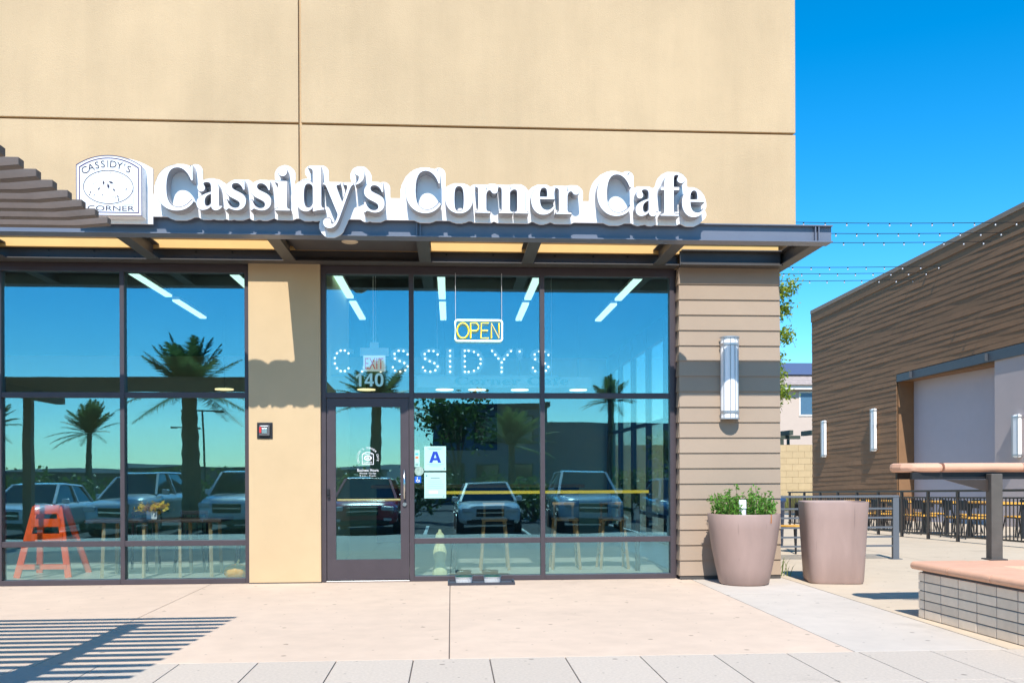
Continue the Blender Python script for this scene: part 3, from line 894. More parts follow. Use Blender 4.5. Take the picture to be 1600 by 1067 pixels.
dc = thing('door_decal', 'white round logo and business hours lettering on the door glass', 'decal', (-1.075, 0.0225, 1.60))
parts = []
s = "CASSIDY'S CORNER CAFE "
for i, ch in enumerate(s):
    if ch == ' ': continue
    me = glyphs(ch, 0.001, 2, 'CENTER')
    n = len(me.vertices); a = np.empty(n * 3); me.vertices.foreach_get('co', a); a = a.reshape(-1, 3)
    ang = math.radians(205 - 230 * i / (len(s) - 1)); th = ang - PI / 2
    x, z = a[:, 0] * 0.036, a[:, 1] * 0.036
    me.vertices.foreach_set('co', np.stack([0.118 * math.cos(ang) + x * math.cos(th) - z * math.sin(th), -0.001 - a[:, 2], 0.118 * math.sin(ang) + x * math.sin(th) + z * math.cos(th)], 1).ravel())
    parts.append(me)
put('ring_lettering', join_meshes(parts, 'ring_lettering'), M_white, dc)
ring(arch(-0.075, 0.075, -0.085, 0.05, 0.078), arch(-0.068, 0.068, -0.078, 0.044, 0.070), -0.001, 0.001).build('emblem_frame', M_white, dc)
ring(ell(0.05, 0.033, 24, (0, 0)), ell(0.034, 0.02, 24, (0, 0)), -0.001, 0.001).build('emblem_oval', M_white, dc)
ring(ell(0.02, 0.010, 16, (0, 0)), ell(0.008, 0.004, 16, (0, 0)), -0.001, 0.001).build('emblem_centre', M_white, dc)
put('lettering', text_fit("CASSIDY'S", -0.055, 0.055, 0.04, 0.058, -0.001, 0.001), M_white, dc)
put('lettering', text_fit('CORNER', -0.055, 0.055, -0.068, -0.045, -0.001, 0.001), M_white, dc)
put('hours_heading', text_fit('Business Hours', -0.135, 0.135, -0.175, -0.138, -0.001, 0.001), M_white, dc)
put('hours_line', text_fit('Monday - Sunday', -0.105, 0.105, -0.212, -0.187, -0.001, 0.001), M_white, dc)
put('hours_line', text_fit('8 a.m. - 3 p.m.', -0.105, 0.105, -0.243, -0.219, -0.001, 0.001), M_white, dc)

# ------------------------------------------------------------------ pergola (front left, near the camera)
per = thing('pergola', 'dark slatted pergola reaching into the picture at upper left', 'pergola')
PZ = 3.185
ns = 14
slat_me = MB().prism([(-3.75, -0.066), (3.55, -0.066), (3.75, -0.046), (3.75, 0.0), (-3.75, 0.0)], -0.034, 0.034, 'y').mesh('slat')
bm_ = bmesh.new(); bm_.from_mesh(slat_me); bmesh.ops.bevel(bm_, geom=bm_.edges[:], offset=0.003, segments=1, affect='EDGES'); bm_.to_mesh(slat_me); bm_.free()
for i in range(ns):
    put('slat', slat_me, M_slat, per, (-2.37 - 3.75 - 0.008 * i, -5.36 - 0.2 * i, PZ))
for x in (-3.22, -8.4):
    MB().box(x - 0.09, x + 0.09, -8.25, -5.62, PZ - 0.25, PZ - 0.068).build('beam', M_slat, per, bevel=0.004)
    MB().box(x - 0.08, x + 0.08, -6.86, -6.70, 0.0, PZ - 0.252).build('post', M_slat, per, bevel=0.005)
    MB().box(x - 0.15, x + 0.15, -6.93, -6.63, 0.0, 0.02).build('base_plate', M_steel, per)

# ------------------------------------------------------------------ planters
pot = thing('round_planter', 'round tapered plum planter with green shrub before the siding pier', 'planter', (3.66, -0.645, 0.0))
MB().lathe([(0.001, 0.004), (0.29, 0.004), (0.305, 0.02), (0.345, 0.20), (0.395, 0.45), (0.43, 0.70), (0.447, 0.868), (0.44, 0.882), (0.415, 0.882), (0.405, 0.86), (0.39, 0.80)], n=56).build('pot', M_pot, pot, smooth=True)
MB().lathe([(0.001, 0.82), (0.398, 0.81)], n=32).build('soil', mat('soil', (0.07, 0.05, 0.035), 0.95, 0.3, 30, 0.5, 60), pot)
MB().box(0.212, 0.219, -0.398, -0.378, 0.775, 0.884).build('rust_stain', mat('rust', (0.45, 0.16, 0.04), 0.8), pot)
sh = []
G = rnd
shrub = thing('planter_shrub', 'low bright green shrub growing in the round planter', 'shrub', (3.66, -0.645, 0.82))
stems = MB()
for k in range(130):
    a, r = G.uniform(0, 2 * PI), 0.37 * math.sqrt(G.random())
    x, y = r * math.cos(a), r * math.sin(a)
    if -0.10 < x < 0.03 and y < -0.05: continue
    hh = G.uniform(0.15, 0.36) * (1.25 if x < -0.08 or x > 0.05 else 0.8) * (1.1 - 0.5 * r / 0.4)
    tx, ty = x * 1.12 + G.gauss(0, .03), y * 1.12 + G.gauss(0, .03)
    stems.tube([(x, y, 0), ((x + tx) / 2, (y + ty) / 2, hh * 0.6), (tx, ty, hh)], 0.004, 4, False, 0.002)
    for q in range(24):
        t = G.uniform(0.15, 1.05)
        sh.append((x + (tx - x) * t + G.gauss(0, .016), y + (ty - y) * t + G.gauss(0, .016), hh * t + G.gauss(0, .012)))
stems.build('stem', mat('stem_brown', (0.10, 0.08, 0.03), 0.8), shrub)
put('foliage', leaf_mesh(sh, 0.022, G, flat=0.9), foliage_mat('shrub_leaf', (0.07, 0.22, 0.02), (0.22, 0.46, 0.07)), shrub)
ph = thing('white_path_light', 'short white capped tube standing in the round planter', 'light', (3.565, -0.90, 0.80))
MB().lathe([(0.042, 0.0), (0.042, 0.15)], n=20).build('tube', M_white, ph, smooth=True)
MB().lathe([(0.042, 0.15), (0.05, 0.152), (0.05, 0.165), (0.044, 0.17), (0.046, 0.235), (0.04, 0.258), (0.001, 0.262)], n=20).build('cap', M_white, ph, smooth=True)
MB().lathe([(0.0432, 0.172), (0.0432, 0.184)], n=20).build('band', mat('tan_band', (0.45, 0.35, 0.22), 0.6), ph)

pot2 = thing('square_planter', 'tall square plum planter with rounded corners beside the corner pier', 'planter', (4.86, -0.52, 0.0), rz=math.radians(-12))
MB().lathe([(0.001, 0.004), (0.325, 0.004), (0.338, 0.03), (0.36, 0.4), (0.383, 0.8), (0.395, 1.01), (0.392, 1.022), (0.37, 1.022), (0.362, 1.0), (0.35, 0.90)], n=64, sq=0.55).build('pot', M_pot, pot2, smooth=True)
MB().lathe([(0.001, 0.905), (0.358, 0.905)], n=48, sq=0.55).build('soil', MATS['soil'], pot2)
for o in (pot.children[0], pot2.children[0]):
    smooth_angle(o, 50)

# weeds by the pier foot
wd = []
wm = MB()
for k in range(26):
    x, y = 4.42 + G.uniform(-.06, .12), 0.25 + G.uniform(-.15, .25)
    hh = G.uniform(.08, .26)
    dx, dy = G.gauss(0, .08), G.gauss(0, .05)
    wm.add([(x - .006, y, 0), (x + .006, y, 0), (x + dx * .5 + .004, y + dy * .5, hh * .7), (x + dx, y + dy, hh), (x + dx * .5 - .004, y + dy * .5, hh * .7)], [(0, 1, 2, 3, 4)])
wm.build('weed_tuft', foliage_mat('weed', (0.14, 0.22, 0.04), (0.32, 0.36, 0.12)), None, label='small tuft of weeds at the foot of the siding pier', cat='weed', fix=False)

# ------------------------------------------------------------------ tiled seat wall with bar counter
sw = thing('tiled_seat_wall', 'low grey tiled planter wall with rounded terracotta cap at right', 'wall', (4.47, -3.40, 0), rz=math.radians(3.2))
WXL, WYB, WZ = 4.47, -3.40, 0.44
MB().box(WXL + 0.012, WXL + 2.6, -8.0, WYB - 0.012, 0.0, WZ - 0.002).build('wall_core', M_grout, sw)
tile_me = MB().box(0, 0.012, -0.127, 0.127, 0.0, 0.077).mesh('tile')
bm_ = bmesh.new(); bm_.from_mesh(tile_me); bmesh.ops.bevel(bm_, geom=bm_.edges[:], offset=0.003, segments=1, affect='EDGES'); bm_.to_mesh(tile_me); bm_.free()
half_me = MB().box(0, 0.012, -0.044, 0.044, 0.0, 0.077).mesh('tile')
for r in range(5):
    z = 0.006 + r * 0.0872
    put('tile', half_me, M_tile, sw, (WXL, WYB - 0.052, z))
    for c in range(9):
        put('tile', tile_me, M_tile, sw, (WXL + G.uniform(-.0015, .0015), WYB - 0.236 - c * 0.264, z))
bt_me = MB().box(-0.127, 0.127, -0.012, 0.0, 0.0, 0.077).mesh('tile')
for r in range(5):
    for c in range(9):
        put('tile', bt_me, M_tile, sw, (WXL + 0.14 + c * 0.264, WYB, 0.006 + r * 0.0872))
MB().box(WXL + 0.03, WXL + 2.59, -8.0, WYB - 0.03, WZ, WZ + 0.018).build('cap_bed', M_grout, sw)
def bull(y0, y1, x0, x1, z0, z1):
    r = (z1 - z0) / 2
    pts = [(x1, z0), (x1, z1)] + [(x0 + r - r * math.sin(a), (z0 + z1) / 2 + r * math.cos(a)) for a in [k * PI / 10 for k in range(11)]]
    return MB().prism(pts, y0, y1, 'y')
zc0, zc1 = WZ + 0.019, WZ + 0.094
edges = [WYB + 0.045, -3.95, -4.55, -5.15, -5.75, -6.35, -6.95]
for a, b in zip(edges, edges[1:]):
    smooth_angle(bull(b + 0.004, a - 0.004, WXL - 0.055, WXL + 0.50, zc0, zc1).build('cap_stone', M_terra, sw), 40)
for k in range(4):
    MB().box(WXL + 0.506 + 0.6 * k, WXL + 1.10 + 0.6 * k, -3.94, WYB + 0.04, zc0, zc1 - 0.001).build('cap_stone', M_terra, sw, bevel=0.03)
MB().box(WXL + 0.508, WXL + 2.59, -8.0, -3.945, WZ + 0.002, WZ + 0.03).build('planting_bed', mat('bed_sand', (0.55, 0.40, 0.22), 0.95, 0.2, 15, 0.4, 60), sw)

for ch in sw.children:
    ch.location = Vector(ch.location) - Vector((4.47, -3.40, 0))
bar = thing('bar_counter', 'terracotta edged bar counter on a dark steel post above the seat wall', 'counter', (5.30, -3.28, zc1))
zb = 1.435 - zc1
def slabbull(x0, x1, y0, y1, z0, z1, name):
    m = MB()
    r = (z1 - z0) / 2
    pts = [(y1, z0), (y1, z1)] + [(y0 + r - r * math.sin(a), (z0 + z1) / 2 + r * math.cos(a)) for a in [k * PI / 10 for k in range(11)]]
    m.prism(pts, x0, x1, 'x')
    return smooth_angle(m.build(name, M_terra, bar), 40)
for x0, x1 in ((-0.50, 0.30), (0.306, 1.1), (1.106, 1.9), (1.906, 2.6)):
    slabbull(x0, x1, -0.02, 0.46, zb - 0.045, zb + 0.045, 'counter_stone')
# rounded left end
m = MB(); r = 0.045; pts = []
prof = [(-r * math.sin(a), r * math.cos(a)) for a in [k * PI / 8 for k in range(9)]]
v, f = [], []
path = [(-0.506, 0.46, (-1, 0)), (-0.80, 0.44, (-0.95, 0.3)), (-0.865, 0.30, (-1, 0)), (-0.84, 0.10, (-0.9, -0.4)), (-0.72, 0.0, (-0.45, -0.9)), (-0.506, -0.02 + r, (0, -1))]
poly = [(-0.506, 0.46), (-0.78, 0.46), (-0.86, 0.40), (-0.885, 0.28), (-0.87, 0.14), (-0.80, 0.04), (-0.70, -0.005), (-0.506, -0.02)]
endp = MB().prism(poly, zb - 0.045, zb + 0.045, 'z').build('counter_end', M_terra, bar, bevel=0.04)
MB().box(-0.80, 2.5, 0.04, 0.08, zb - 0.115, zb - 0.047).build('support_rail', M_black, bar)
MB().box(-0.80, 2.5, 0.34, 0.38, zb - 0.115, zb - 0.047).build('support_rail', M_black, bar)
MB().box(-0.06, 0.055, -0.065, 0.035, 0.0, zb - 0.062).build('post', mat('post_grey', (0.10, 0.088, 0.075), 0.55, 0.15, 8), bar, bevel=0.008)
MB().box(-0.09, 0.085, -0.095, 0.065, 0.0, 0.012).build('base_plate', M_steel, bar)
MB().prism([(-0.062, zb - 0.118), (-0.50, zb - 0.118), (-0.062, zb - 0.235)], -0.012, 0.012, 'y').build('bracket', M_fence, bar)

# ------------------------------------------------------------------ rail and fence
rl = thing('ramp_railing', 'blue grey railing of horizontal bars behind the planters', 'railing', (7.08, 2.27, 0.0))
for x in (0.0, -2.3):
    MB().box(x - 0.05, x + 0.05, -0.03, 0.03, 0.0, 0.985).build('post', M_railblue, rl, bevel=0.004)
MB().box(-2.35, 0.05, -0.035, 0.035, 0.986, 1.02).build('top_rail', M_railblue, rl, bevel=0.004)
for z in (0.81, 0.665, 0.51, 0.36, 0.215):
    MB().box(-2.249, -0.051, -0.015, 0.015, z - 0.014, z + 0.014).build('rail', M_railblue, rl)
MB().box(-0.09, 0.09, -0.06, 0.06, 0.0, 0.01).build('base_plate', M_railblue, rl)

fe = thing('picket_fence', 'dark metal picket fence round the outdoor dining patio', 'fence', (10.4, 0, 0))
picket = MB().box(-0.009, 0.009, -0.009, 0.009, 0.13, 0.905).mesh('picket')
fposts = [2.75 + 1.17 * i for i in range(12)]
for y in fposts:
    MB().box(-0.028, 0.028, y - 0.028, y + 0.028, slope(y) - 0.01, slope(y) + 1.05).build('post', M_fence, fe)
for z, h_, nm in ((1.05, 0.045, 'top_rail'), (0.91, 0.03, 'rail'), (0.115, 0.035, 'rail')):
    for ya, yb in ((2.6, 4.0), (4.0, 15.75)):
        a = Vector((0, ya, slope(ya) + z)); b = Vector((0, yb, slope(yb) + z))
        MB().bar(a, b, 0.042 if nm == 'top_rail' else 0.03, h_).build(nm, M_fence, fe)
for a, b in zip(fposts, fposts[1:]):
    for k in range(1, 10):
        y = a + (b - a) * k / 10
        put('picket', picket, M_fence, fe, (0, y, slope(y)))

# ------------------------------------------------------------------ patio tables and chairs
def make_chair(label):
    t = thing('patio_chair', label, 'chair', group='chairs on the fenced patio')
    MB().box(-0.20, 0.20, -0.20, 0.20, 0.445, 0.475).build('seat', M_orangewood, t, bevel=0.008)
    for sx in (-1, 1):
        MB().tube([(sx * 0.23, -0.24, 0), (sx * 0.18, -0.17, 0.44)], 0.016, 6).build('leg', M_black, t)
        MB().tube([(sx * 0.23, 0.27, 0), (sx * 0.18, 0.18, 0.44), (sx * 0.17, 0.24, 0.86)], 0.016, 6).build('leg', M_black, t)
    MB().box(-0.19, 0.19, 0.20, 0.222, 0.62, 0.84).build('backrest', M_black, t, bevel=0.01)
    MB().box(-0.18, 0.18, -0.18, 0.18, 0.425, 0.444).build('seat_frame', M_black, t)
    return t
def make_table(label):
    t = thing('patio_table', label, 'table', group='tables on the fenced patio')
    MB().box(-0.38, 0.38, -0.62, 0.62, 0.765, 0.80).build('table_top', M_orangewood, t, bevel=0.006)
    MB().box(-0.36, 0.36, -0.60, 0.60, 0.735, 0.764).build('apron', M_black, t)
    for sx in (-1, 1):
        for sy in (-1, 1):
            MB().box(sx * 0.30 - 0.03, sx * 0.30 + 0.03, sy * 0.5 - 0.03, sy * 0.5 + 0.03, 0.0, 0.734).build('leg', M_black, t)
    return t
TB = [(12.1, 7.7, 'nearest honey wood table behind the picket fence at the right edge'), (12.2, 9.9, 'honey wood table second from the right edge behind the fence'),
      (12.2, 12.1, 'honey wood table third from the right edge behind the fence'), (12.2, 14.3, 'farthest honey wood table deep in the fenced patio')]
NTH = ['nearest', 'second', 'third', 'farthest']
tab0 = chair0 = None
for i, (x, y, lab) in enumerate(TB):
    if tab0 is None: tab0 = t = make_table(lab)
    else: t = copy_tree(tab0); t['label'] = lab
    t.location = (x, y, slope(y))
    for k, (dx, dy, rz, side) in enumerate(((-0.72, -0.3, PI / 2, 'fence side near end'), (-0.70, 0.33, PI / 2, 'fence side far end'), (0.72, -0.3, -PI / 2, 'building side near end'), (0.72, 0.33, -PI / 2, 'building side far end'))):
        cl = 'black chair with honey seat at the %s table, %s' % (NTH[i], side)
        if chair0 is None: chair0 = c = make_chair(cl)
        else: c = copy_tree(chair0); c['label'] = cl
        c.location = (x + dx, y + dy, slope(y + dy))
        c.rotation_euler = (0, 0, rz + G.uniform(-.2, .2))
# chair just behind the square planter, by the pier
c = copy_tree(chair0); c['label'] = 'black chair with honey seat between the pier and the square planter'
c.location = (5.95, 3.6, 0.0); c.rotation_euler = (0, 0, -1.1)
bn = thing('blue_bin', 'round blue bin behind the railing beside the pier', 'bin', (6.1, 5.3, slope(5.3)))
MB().lathe([(0.001, 0.0), (0.25, 0.0), (0.29, 0.85), (0.31, 0.86), (0.31, 0.92), (0.28, 0.94), (0.001, 0.98)], n=28).build('bin_body', mat('bin_blue', (0.03, 0.07, 0.15), 0.45), bn, smooth=True)

# ------------------------------------------------------------------ brown building
bb = thing('brown_building', 'long brown lap sided building with slanting roofline beyond the patio', 'building', (16.2, 16.0, 0), rz=math.radians(3.5))
M_bside = mat('brown_siding', (0.235, 0.13, 0.066), 0.7, 0.08, 3, 0.1, 60, piece=0.06, spec=0.3)
BX, BY0, BY1 = 16.2, 5.0, 26.6
rz_ = lambda y: 8.92 - (y - 12.94) * 0.054
sl_ = lambda y: -0.03 * (y - 16)
MB().add([(BX + .03, BY0, -0.5), (BX + .03, BY1, -0.9), (BX + .03, BY1, rz_(BY1)), (BX + .03, BY0, rz_(BY0)), (BX + 14, BY0, -0.5), (BX + 14, BY1, -0.9), (BX + 14, BY1, rz_(BY1)), (BX + 14, BY0, rz_(BY0))],
         [(4, 5, 6, 7), (3, 2, 6, 7), (1, 2, 6, 5), (0, 3, 7, 4)]).build('building_mass', M_bside, bb)
def cop(x0, x1, za, zb_, name, m):
    MB().add([(x0, BY0, rz_(BY0) + za), (x1, BY0, rz_(BY0) + za), (x1, BY1 + .03, rz_(BY1) + za), (x0, BY1 + .03, rz_(BY1) + za), (x0, BY0, rz_(BY0) + zb_), (x1, BY0, rz_(BY0) + zb_), (x1, BY1 + .03, rz_(BY1) + zb_), (x0, BY1 + .03, rz_(BY1) + zb_)],
         [(0, 3, 2, 1), (4, 5, 6, 7), (0, 1, 5, 4), (1, 2, 6, 5), (2, 3, 7, 6), (3, 0, 4, 7)]).build(name, m, bb)
cop(BX - .06, BX + .1, 0.0, 0.15, 'coping', mat('coping_tan', (0.30, 0.21, 0.145), 0.6))
cop(BX - .035, BX + .09, -0.36, -0.002, 'frieze_board', M_bside)
EXP = 0.185
def wboard(ya, yb, k):
    """one lapped board, faintly wavy along its length, following the slight fall of the wall"""
    n = max(2, int((yb - ya) / 0.45))
    v, f = [], []
    ph1, ph2, bl = G.uniform(0, 6.28), G.uniform(0, 6.28), G.uniform(-.006, .006)
    for i in range(n + 1):
        y = ya + (yb - ya) * i / n
        z = -0.55 + k * EXP + sl_(y) + 0.25 * 0
        lap = 0.0135 + bl + 0.006 * math.sin(y * 1.15 + ph1) + 0.003 * math.sin(y * 2.7 + ph2) + G.uniform(-.0012, .0012)
        top = 0.001
        v += [(BX + .02, y, z), (BX - lap, y, z), (BX - top, y, z + EXP + .012), (BX + .02, y, z + EXP + .012)]
    for i in range(n):
        a = i * 4; b = a + 4
        f += [(a, a + 1, b + 1, b), (a + 1, a + 2, b + 2, b + 1), (a + 2, a + 3, b + 3, b + 2)]
    f += [(0, 3, 2, 1), (n * 4, n * 4 + 1, n * 4 + 2, n * 4 + 3)]
    MB().add(v, f).build('siding_board', M_bside, bb)
for k in range(54):
    zmid = -0.55 + (k + .5) * EXP
    # the board stops where the slanting roof cuts it
    lim = lambda y: rz_(y) - 0.02
    y_hi = BY1
    while y_hi > BY0 and zmid + EXP * .55 + sl_(y_hi) > lim(y_hi): y_hi -= 0.3
    if y_hi <= BY0 + 0.5: continue
    if zmid < 4.95:
        wboard(19.9, y_hi, k)
    else:
        wboard(BY0, y_hi, k)
# recess under the steel beam
MB().add([(BX - .02, BY0, 4.90 - sl_(BY0) * 0), (BX + .10, BY0, 4.90), (BX + .10, 19.88, 4.60), (BX - .02, 19.88, 4.60), (BX - .02, BY0, 5.30), (BX + .10, BY0, 5.30), (BX + .10, 19.88, 4.86), (BX - .02, 19.88, 4.86)],
         [(0, 3, 2, 1), (4, 5, 6, 7), (0, 1, 5, 4), (1, 2, 6, 5), (2, 3, 7, 6), (3, 0, 4, 7)]).build('steel_beam', mat('beam_blue', (0.07, 0.078, 0.09), 0.45), bb)
for y in (11.2, 14.8, 18.9):
    zz = 4.60 + (20.5 - y) * 0.3 / 15.5
    MB().box(BX - .12, BX - .021, y, y + .02, zz + 0.02, zz + 0.25).build('stiffener_plate', MATS['beam_blue'], bb)
M_pan = mat('lilac_stucco', (0.50, 0.42, 0.40), 0.9, 0.03, 2, 0.2, 120)
MB().box(BX + .62, BX + .75, 14.58, 19.85, -0.9, 5.2).build('recessed_panel', mat('shaded_stucco', (0.47, 0.43, 0.46), 0.9, 0.03, 2, 0.2, 120), bb)  # bluish shade of the recess is put into this stucco's colour
MB().box(BX + .04, BX + .75, BY0, 14.57, -0.9, 5.2).build('stucco_panel', M_pan, bb)
MB().box(BX + .04, BX + .75, 19.86, 19.92, -0.9, 5.2).build('recess_return', M_bside, bb)
MB().box(BX + .105, BX + .615, 14.58, 19.855, 4.62, 4.7).build('recess_soffit', M_bside, bb)
for ch in bb.children:
    ch.location = Vector(ch.location) - Vector((16.2, 16.0, 0))
def on_wall(x, y):
    c_, s_ = math.cos(math.radians(3.5)), math.sin(math.radians(3.5))
    return (16.2 + (x - 16.2) * c_ - (y - 16) * s_, 16 + (x - 16.2) * s_ + (y - 16) * c_)
def sconce(y, z0, z1, lab):
    s = thing('wall_sconce', lab, 'wall lamp', (*on_wall(BX - .02, y), (z0 + z1) / 2), math.radians(3.5), group='sconces on the brown building')
    h_ = (z1 - z0) / 2
    MB().box(-0.14, 0.0, -0.13, 0.13, -h_, h_).build('diffuser', M_diffuser, s, bevel=0.05)
    for z in (-h_ + .08, h_ - .08):
        MB().box(-0.148, 0.0, -0.138, 0.138, z - .02, z + .02).build('metal_band', M_lampmetal, s)
    for yy in (-0.12, 0.12):
        MB().box(-0.150, -0.141, yy - .012, yy + .012, -h_, h_).build('metal_rod', M_lampmetal, s)
    return s
sconce(25.34, 2.0, 3.53, 'slim white wall lamp at the far end of the brown siding')
sconce(21.34, 2.15, 3.75, 'slim white wall lamp on brown siding next to the recess')
s3 = sconce(13.48, 1.78, 3.03, 'slim dark banded wall lamp on the pale stucco panel')
s3.location = (*on_wall(BX + .04, 13.48), s3.location.z)

# string lights
M_wire = mat('wire_black', (0.01, 0.01, 0.012), 0.6)
M_bulb = mat('bulb_glass', (0.75, 0.75, 0.78), 0.15, 0.02)
bulb_me = MB().lathe([(0.001, -0.095), (0.016, -0.088), (0.022, -0.07), (0.018, -0.05), (0.012, -0.04)], n=8).mesh('bulb', True)
sock_me = MB().lathe([(0.001, -0.042), (0.02, -0.042), (0.02, 0.0), (0.001, 0.0)], n=6).mesh('socket')
ORD = ['topmost', 'second', 'third', 'fourth', 'fifth', 'lowest']
for i, (y, z) in enumerate(((12.87, 8.36), (13.59, 8.257), (14.47, 8.219), (17.17, 8.094), (17.97, 8.06), (18.83, 8.0))):
    st = thing('string_light', '%s of the six bulb strings hung between the two buildings' % ORD[i], 'string light', (4.5 if y < 15 else 4.6, y, z), group='string lights over the patio')
    L_ = BX - 4.52
    pts = [(L_ * k / 24, 0, 0.05 - 0.10 * math.sin(PI * k / 24)) for k in range(25)]
    MB().tube(pts, 0.010, 5).build('wire', M_wire, st)
    if y > 15:
        MB().box(-0.11, 0.01, -0.03, 0.03, 0.02, 0.08).build('anchor', M_steel, st)
    n = 19
    for k in range(n):
        t = (k + 0.6) / n
        zz = 0.05 - 0.10 * math.sin(PI * t)
        b = put('socket', sock_me, M_wire, st, (L_ * t, 0, zz))
        put('bulb', bulb_me, M_bulb, b)

# ------------------------------------------------------------------ house, block wall and hedge beyond
hs = thing('neighbour_house', 'cream house with pale tiled roof seen past the corner pier', 'house', (27.5, 62, -1.4))
MB().box(-6, 6, 0, 9, 0, 9.75).build('wall', mat('house_stucco', (0.60, 0.47, 0.38), 0.9, 0.03, 2), hs)
MB().box(-6.3, 6.3, -0.55, -0.45, 9.55, 9.95).build('fascia_board', mat('house_trim', (0.78, 0.72, 0.64), 0.7), hs)
rf = MB().add([(-6.3, -0.55, 9.96), (6.3, -0.55, 9.96), (6.3, 4.5, 12.1), (-6.3, 4.5, 12.1), (6.3, 9.5, 9.96), (-6.3, 9.5, 9.96)], [(0, 1, 2, 3), (3, 2, 4, 5), (0, 3, 5), (1, 4, 2)]).build('roof', mat('roof_tile', (0.42, 0.34, 0.30), 0.85, 0.2, 3), hs)
for k in range(13):
    t = k / 13
    MB().bar((-6.3, -0.57 + 5.05 * t, 10.0 + 2.14 * t), (6.3, -0.57 + 5.05 * t, 10.0 + 2.14 * t), 0.36, 0.05, (0, -0.4, 1)).build('tile_course', MATS['roof_tile'], rf)
MB().add([(-6.3, 1.2, 11.02), (4.0, 1.2, 11.02), (4.0, 4.2, 12.3), (-6.3, 4.2, 12.3), (-6.3, 1.2, 10.95), (4.0, 1.2, 10.95), (4.0, 4.2, 12.2), (-6.3, 4.2, 12.2)], [(0, 1, 2, 3), (4, 7, 6, 5), (0, 4, 5, 1), (1, 5, 6, 2), (0, 3, 7, 4), (3, 2, 6, 7)]).build('solar_panel', mat('solar_blue', (0.10, 0.12, 0.20), 0.3), hs)
wf = MB().box(1.22, 2.6, -0.06, 0.02, 7.4, 9.45).build('window', mat('house_trim', (0.78, 0.72, 0.64)), hs)
MB().box(1.36, 2.46, -0.075, -0.062, 7.54, 9.31).build('pane', mat('house_pane', (0.08, 0.16, 0.24), 0.15), wf)
ts = thing('garden_trellis', 'small dark green timber trellis above the yellow block wall', 'trellis', (22.6, 47, -1.2))
MB().box(-2.3, 0.35, -0.12, 0.12, 4.75, 4.98).build('beam', mat('trellis_green', (0.06, 0.075, 0.055), 0.7), ts)
for x in (-1.5, -0.55, 0.9):
    MB().box(x - .12, x + .12, -0.9, 0.9, 4.985, 5.3).build('rafter', MATS['trellis_green'], ts)
MB().box(-0.98, -0.76, -0.1, 0.1, 0.0, 4.74).build('post', MATS['trellis_green'], ts)
MB().box(-0.5, -0.36, -0.1, 0.1, 0.0, 4.74).build('post', MATS['trellis_green'], ts)
bw = thing('block_wall', 'yellow tan concrete block wall behind the grass strip', 'wall', (23, 45, -1.0))
MB().box(-14, 1.4, 0.06, 0.2, 0, 4.12).build('wall_core', mat('block_joint', (0.46, 0.34, 0.19), 0.95), bw)
M_block = mat('tan_block', (0.58, 0.42, 0.23), 0.9, 0.06, 4, 0.2, 40, piece=0.04)
blk = MB().box(-0.39, 0.39, 0.04, 0.058, 0.0, 0.39).mesh('block')
for r in range(10):
    for c in range(6):
        x = -3.3 + c * 0.8 + (0.4 if r % 2 else 0)
        if x < 1.1: put('block', blk, M_block, bw, (x, 0, 0.05 + r * 0.405))
gm = MB()
for k in range(2200):
    x, y = G.uniform(18.5, 23.4), G.uniform(41.5, 44.6)
    hh = G.uniform(.3, 1.0)
    dx, dy = G.gauss(0, .12), G.gauss(0, .12)
    z0 = -0.95
    gm.add([(x - .03, y, z0), (x + .03, y, z0), (x + dx, y + dy, z0 + hh)], [(0, 1, 2)])
gm.build('grass', foliage_mat('dry_grass', (0.16, 0.20, 0.04), (0.36, 0.32, 0.10)), None, label='strip of long green and straw grass before the block wall', cat='grass', kind='stuff', fix=False)

# tree whose sprays show past the pier
tt = thing('slender_tree', 'slender tree with sparse yellow green sprays hanging past the corner pier', 'tree', (5.0, 3.3, 0))
brm = MB().tube([(0, 0, 0), (0.02, 0.05, 1.6), (-0.03, 0, 3.0), (0.05, 0.02, 4.6)], 0.06, 8, True, 0.025)
lv = []
sprays = [((0.1, 0, 4.0), (0.75, -0.2, 4.55)), ((0.05, 0, 3.8), (0.72, 0, 4.2)), ((0.1, 0, 3.5), (0.80, 0.1, 3.75)), ((0.0, 0, 3.3), (0.62, 0.1, 3.35)), ((0, 0, 3.0), (0.60, 0, 3.05)), ((0, 0, 2.7), (0.58, 0.1, 2.62)), ((0, 0, 4.4), (0.55, 0.2, 4.75)), ((0, 0, 2.9), (0.70, 0, 2.75)), ((0, 0, 4.2), (-0.4, 0.5, 4.6)), ((0, 0, 3.6), (-0.3, 0.6, 3.8))]
for a, b in sprays:
    a, b = Vector(a), Vector(b)
    mid = (a + b) / 2 + Vector((0, 0, 0.10))
    end = b + Vector((0.08, 0, -0.18))
    brm.tube([a, mid, b, end], 0.012, 5, False, 0.003)
    for q in range(330):
        t = G.uniform(0.3, 1.0) ** 0.7
        p_ = mid.lerp(b, (t - .3) / .7) if t > .3 else a
        p_ = p_ + Vector((G.gauss(0, .07), G.gauss(0, .09), G.gauss(-.03, .08)))
        lv.append(p_)
brm.build('trunk', mat('bark', (0.14, 0.10, 0.07), 0.9), tt)
put('crown', leaf_mesh(lv, 0.034, G, flat=1.0), foliage_mat('spray_leaf', (0.16, 0.30, 0.03), (0.42, 0.46, 0.05)), tt)

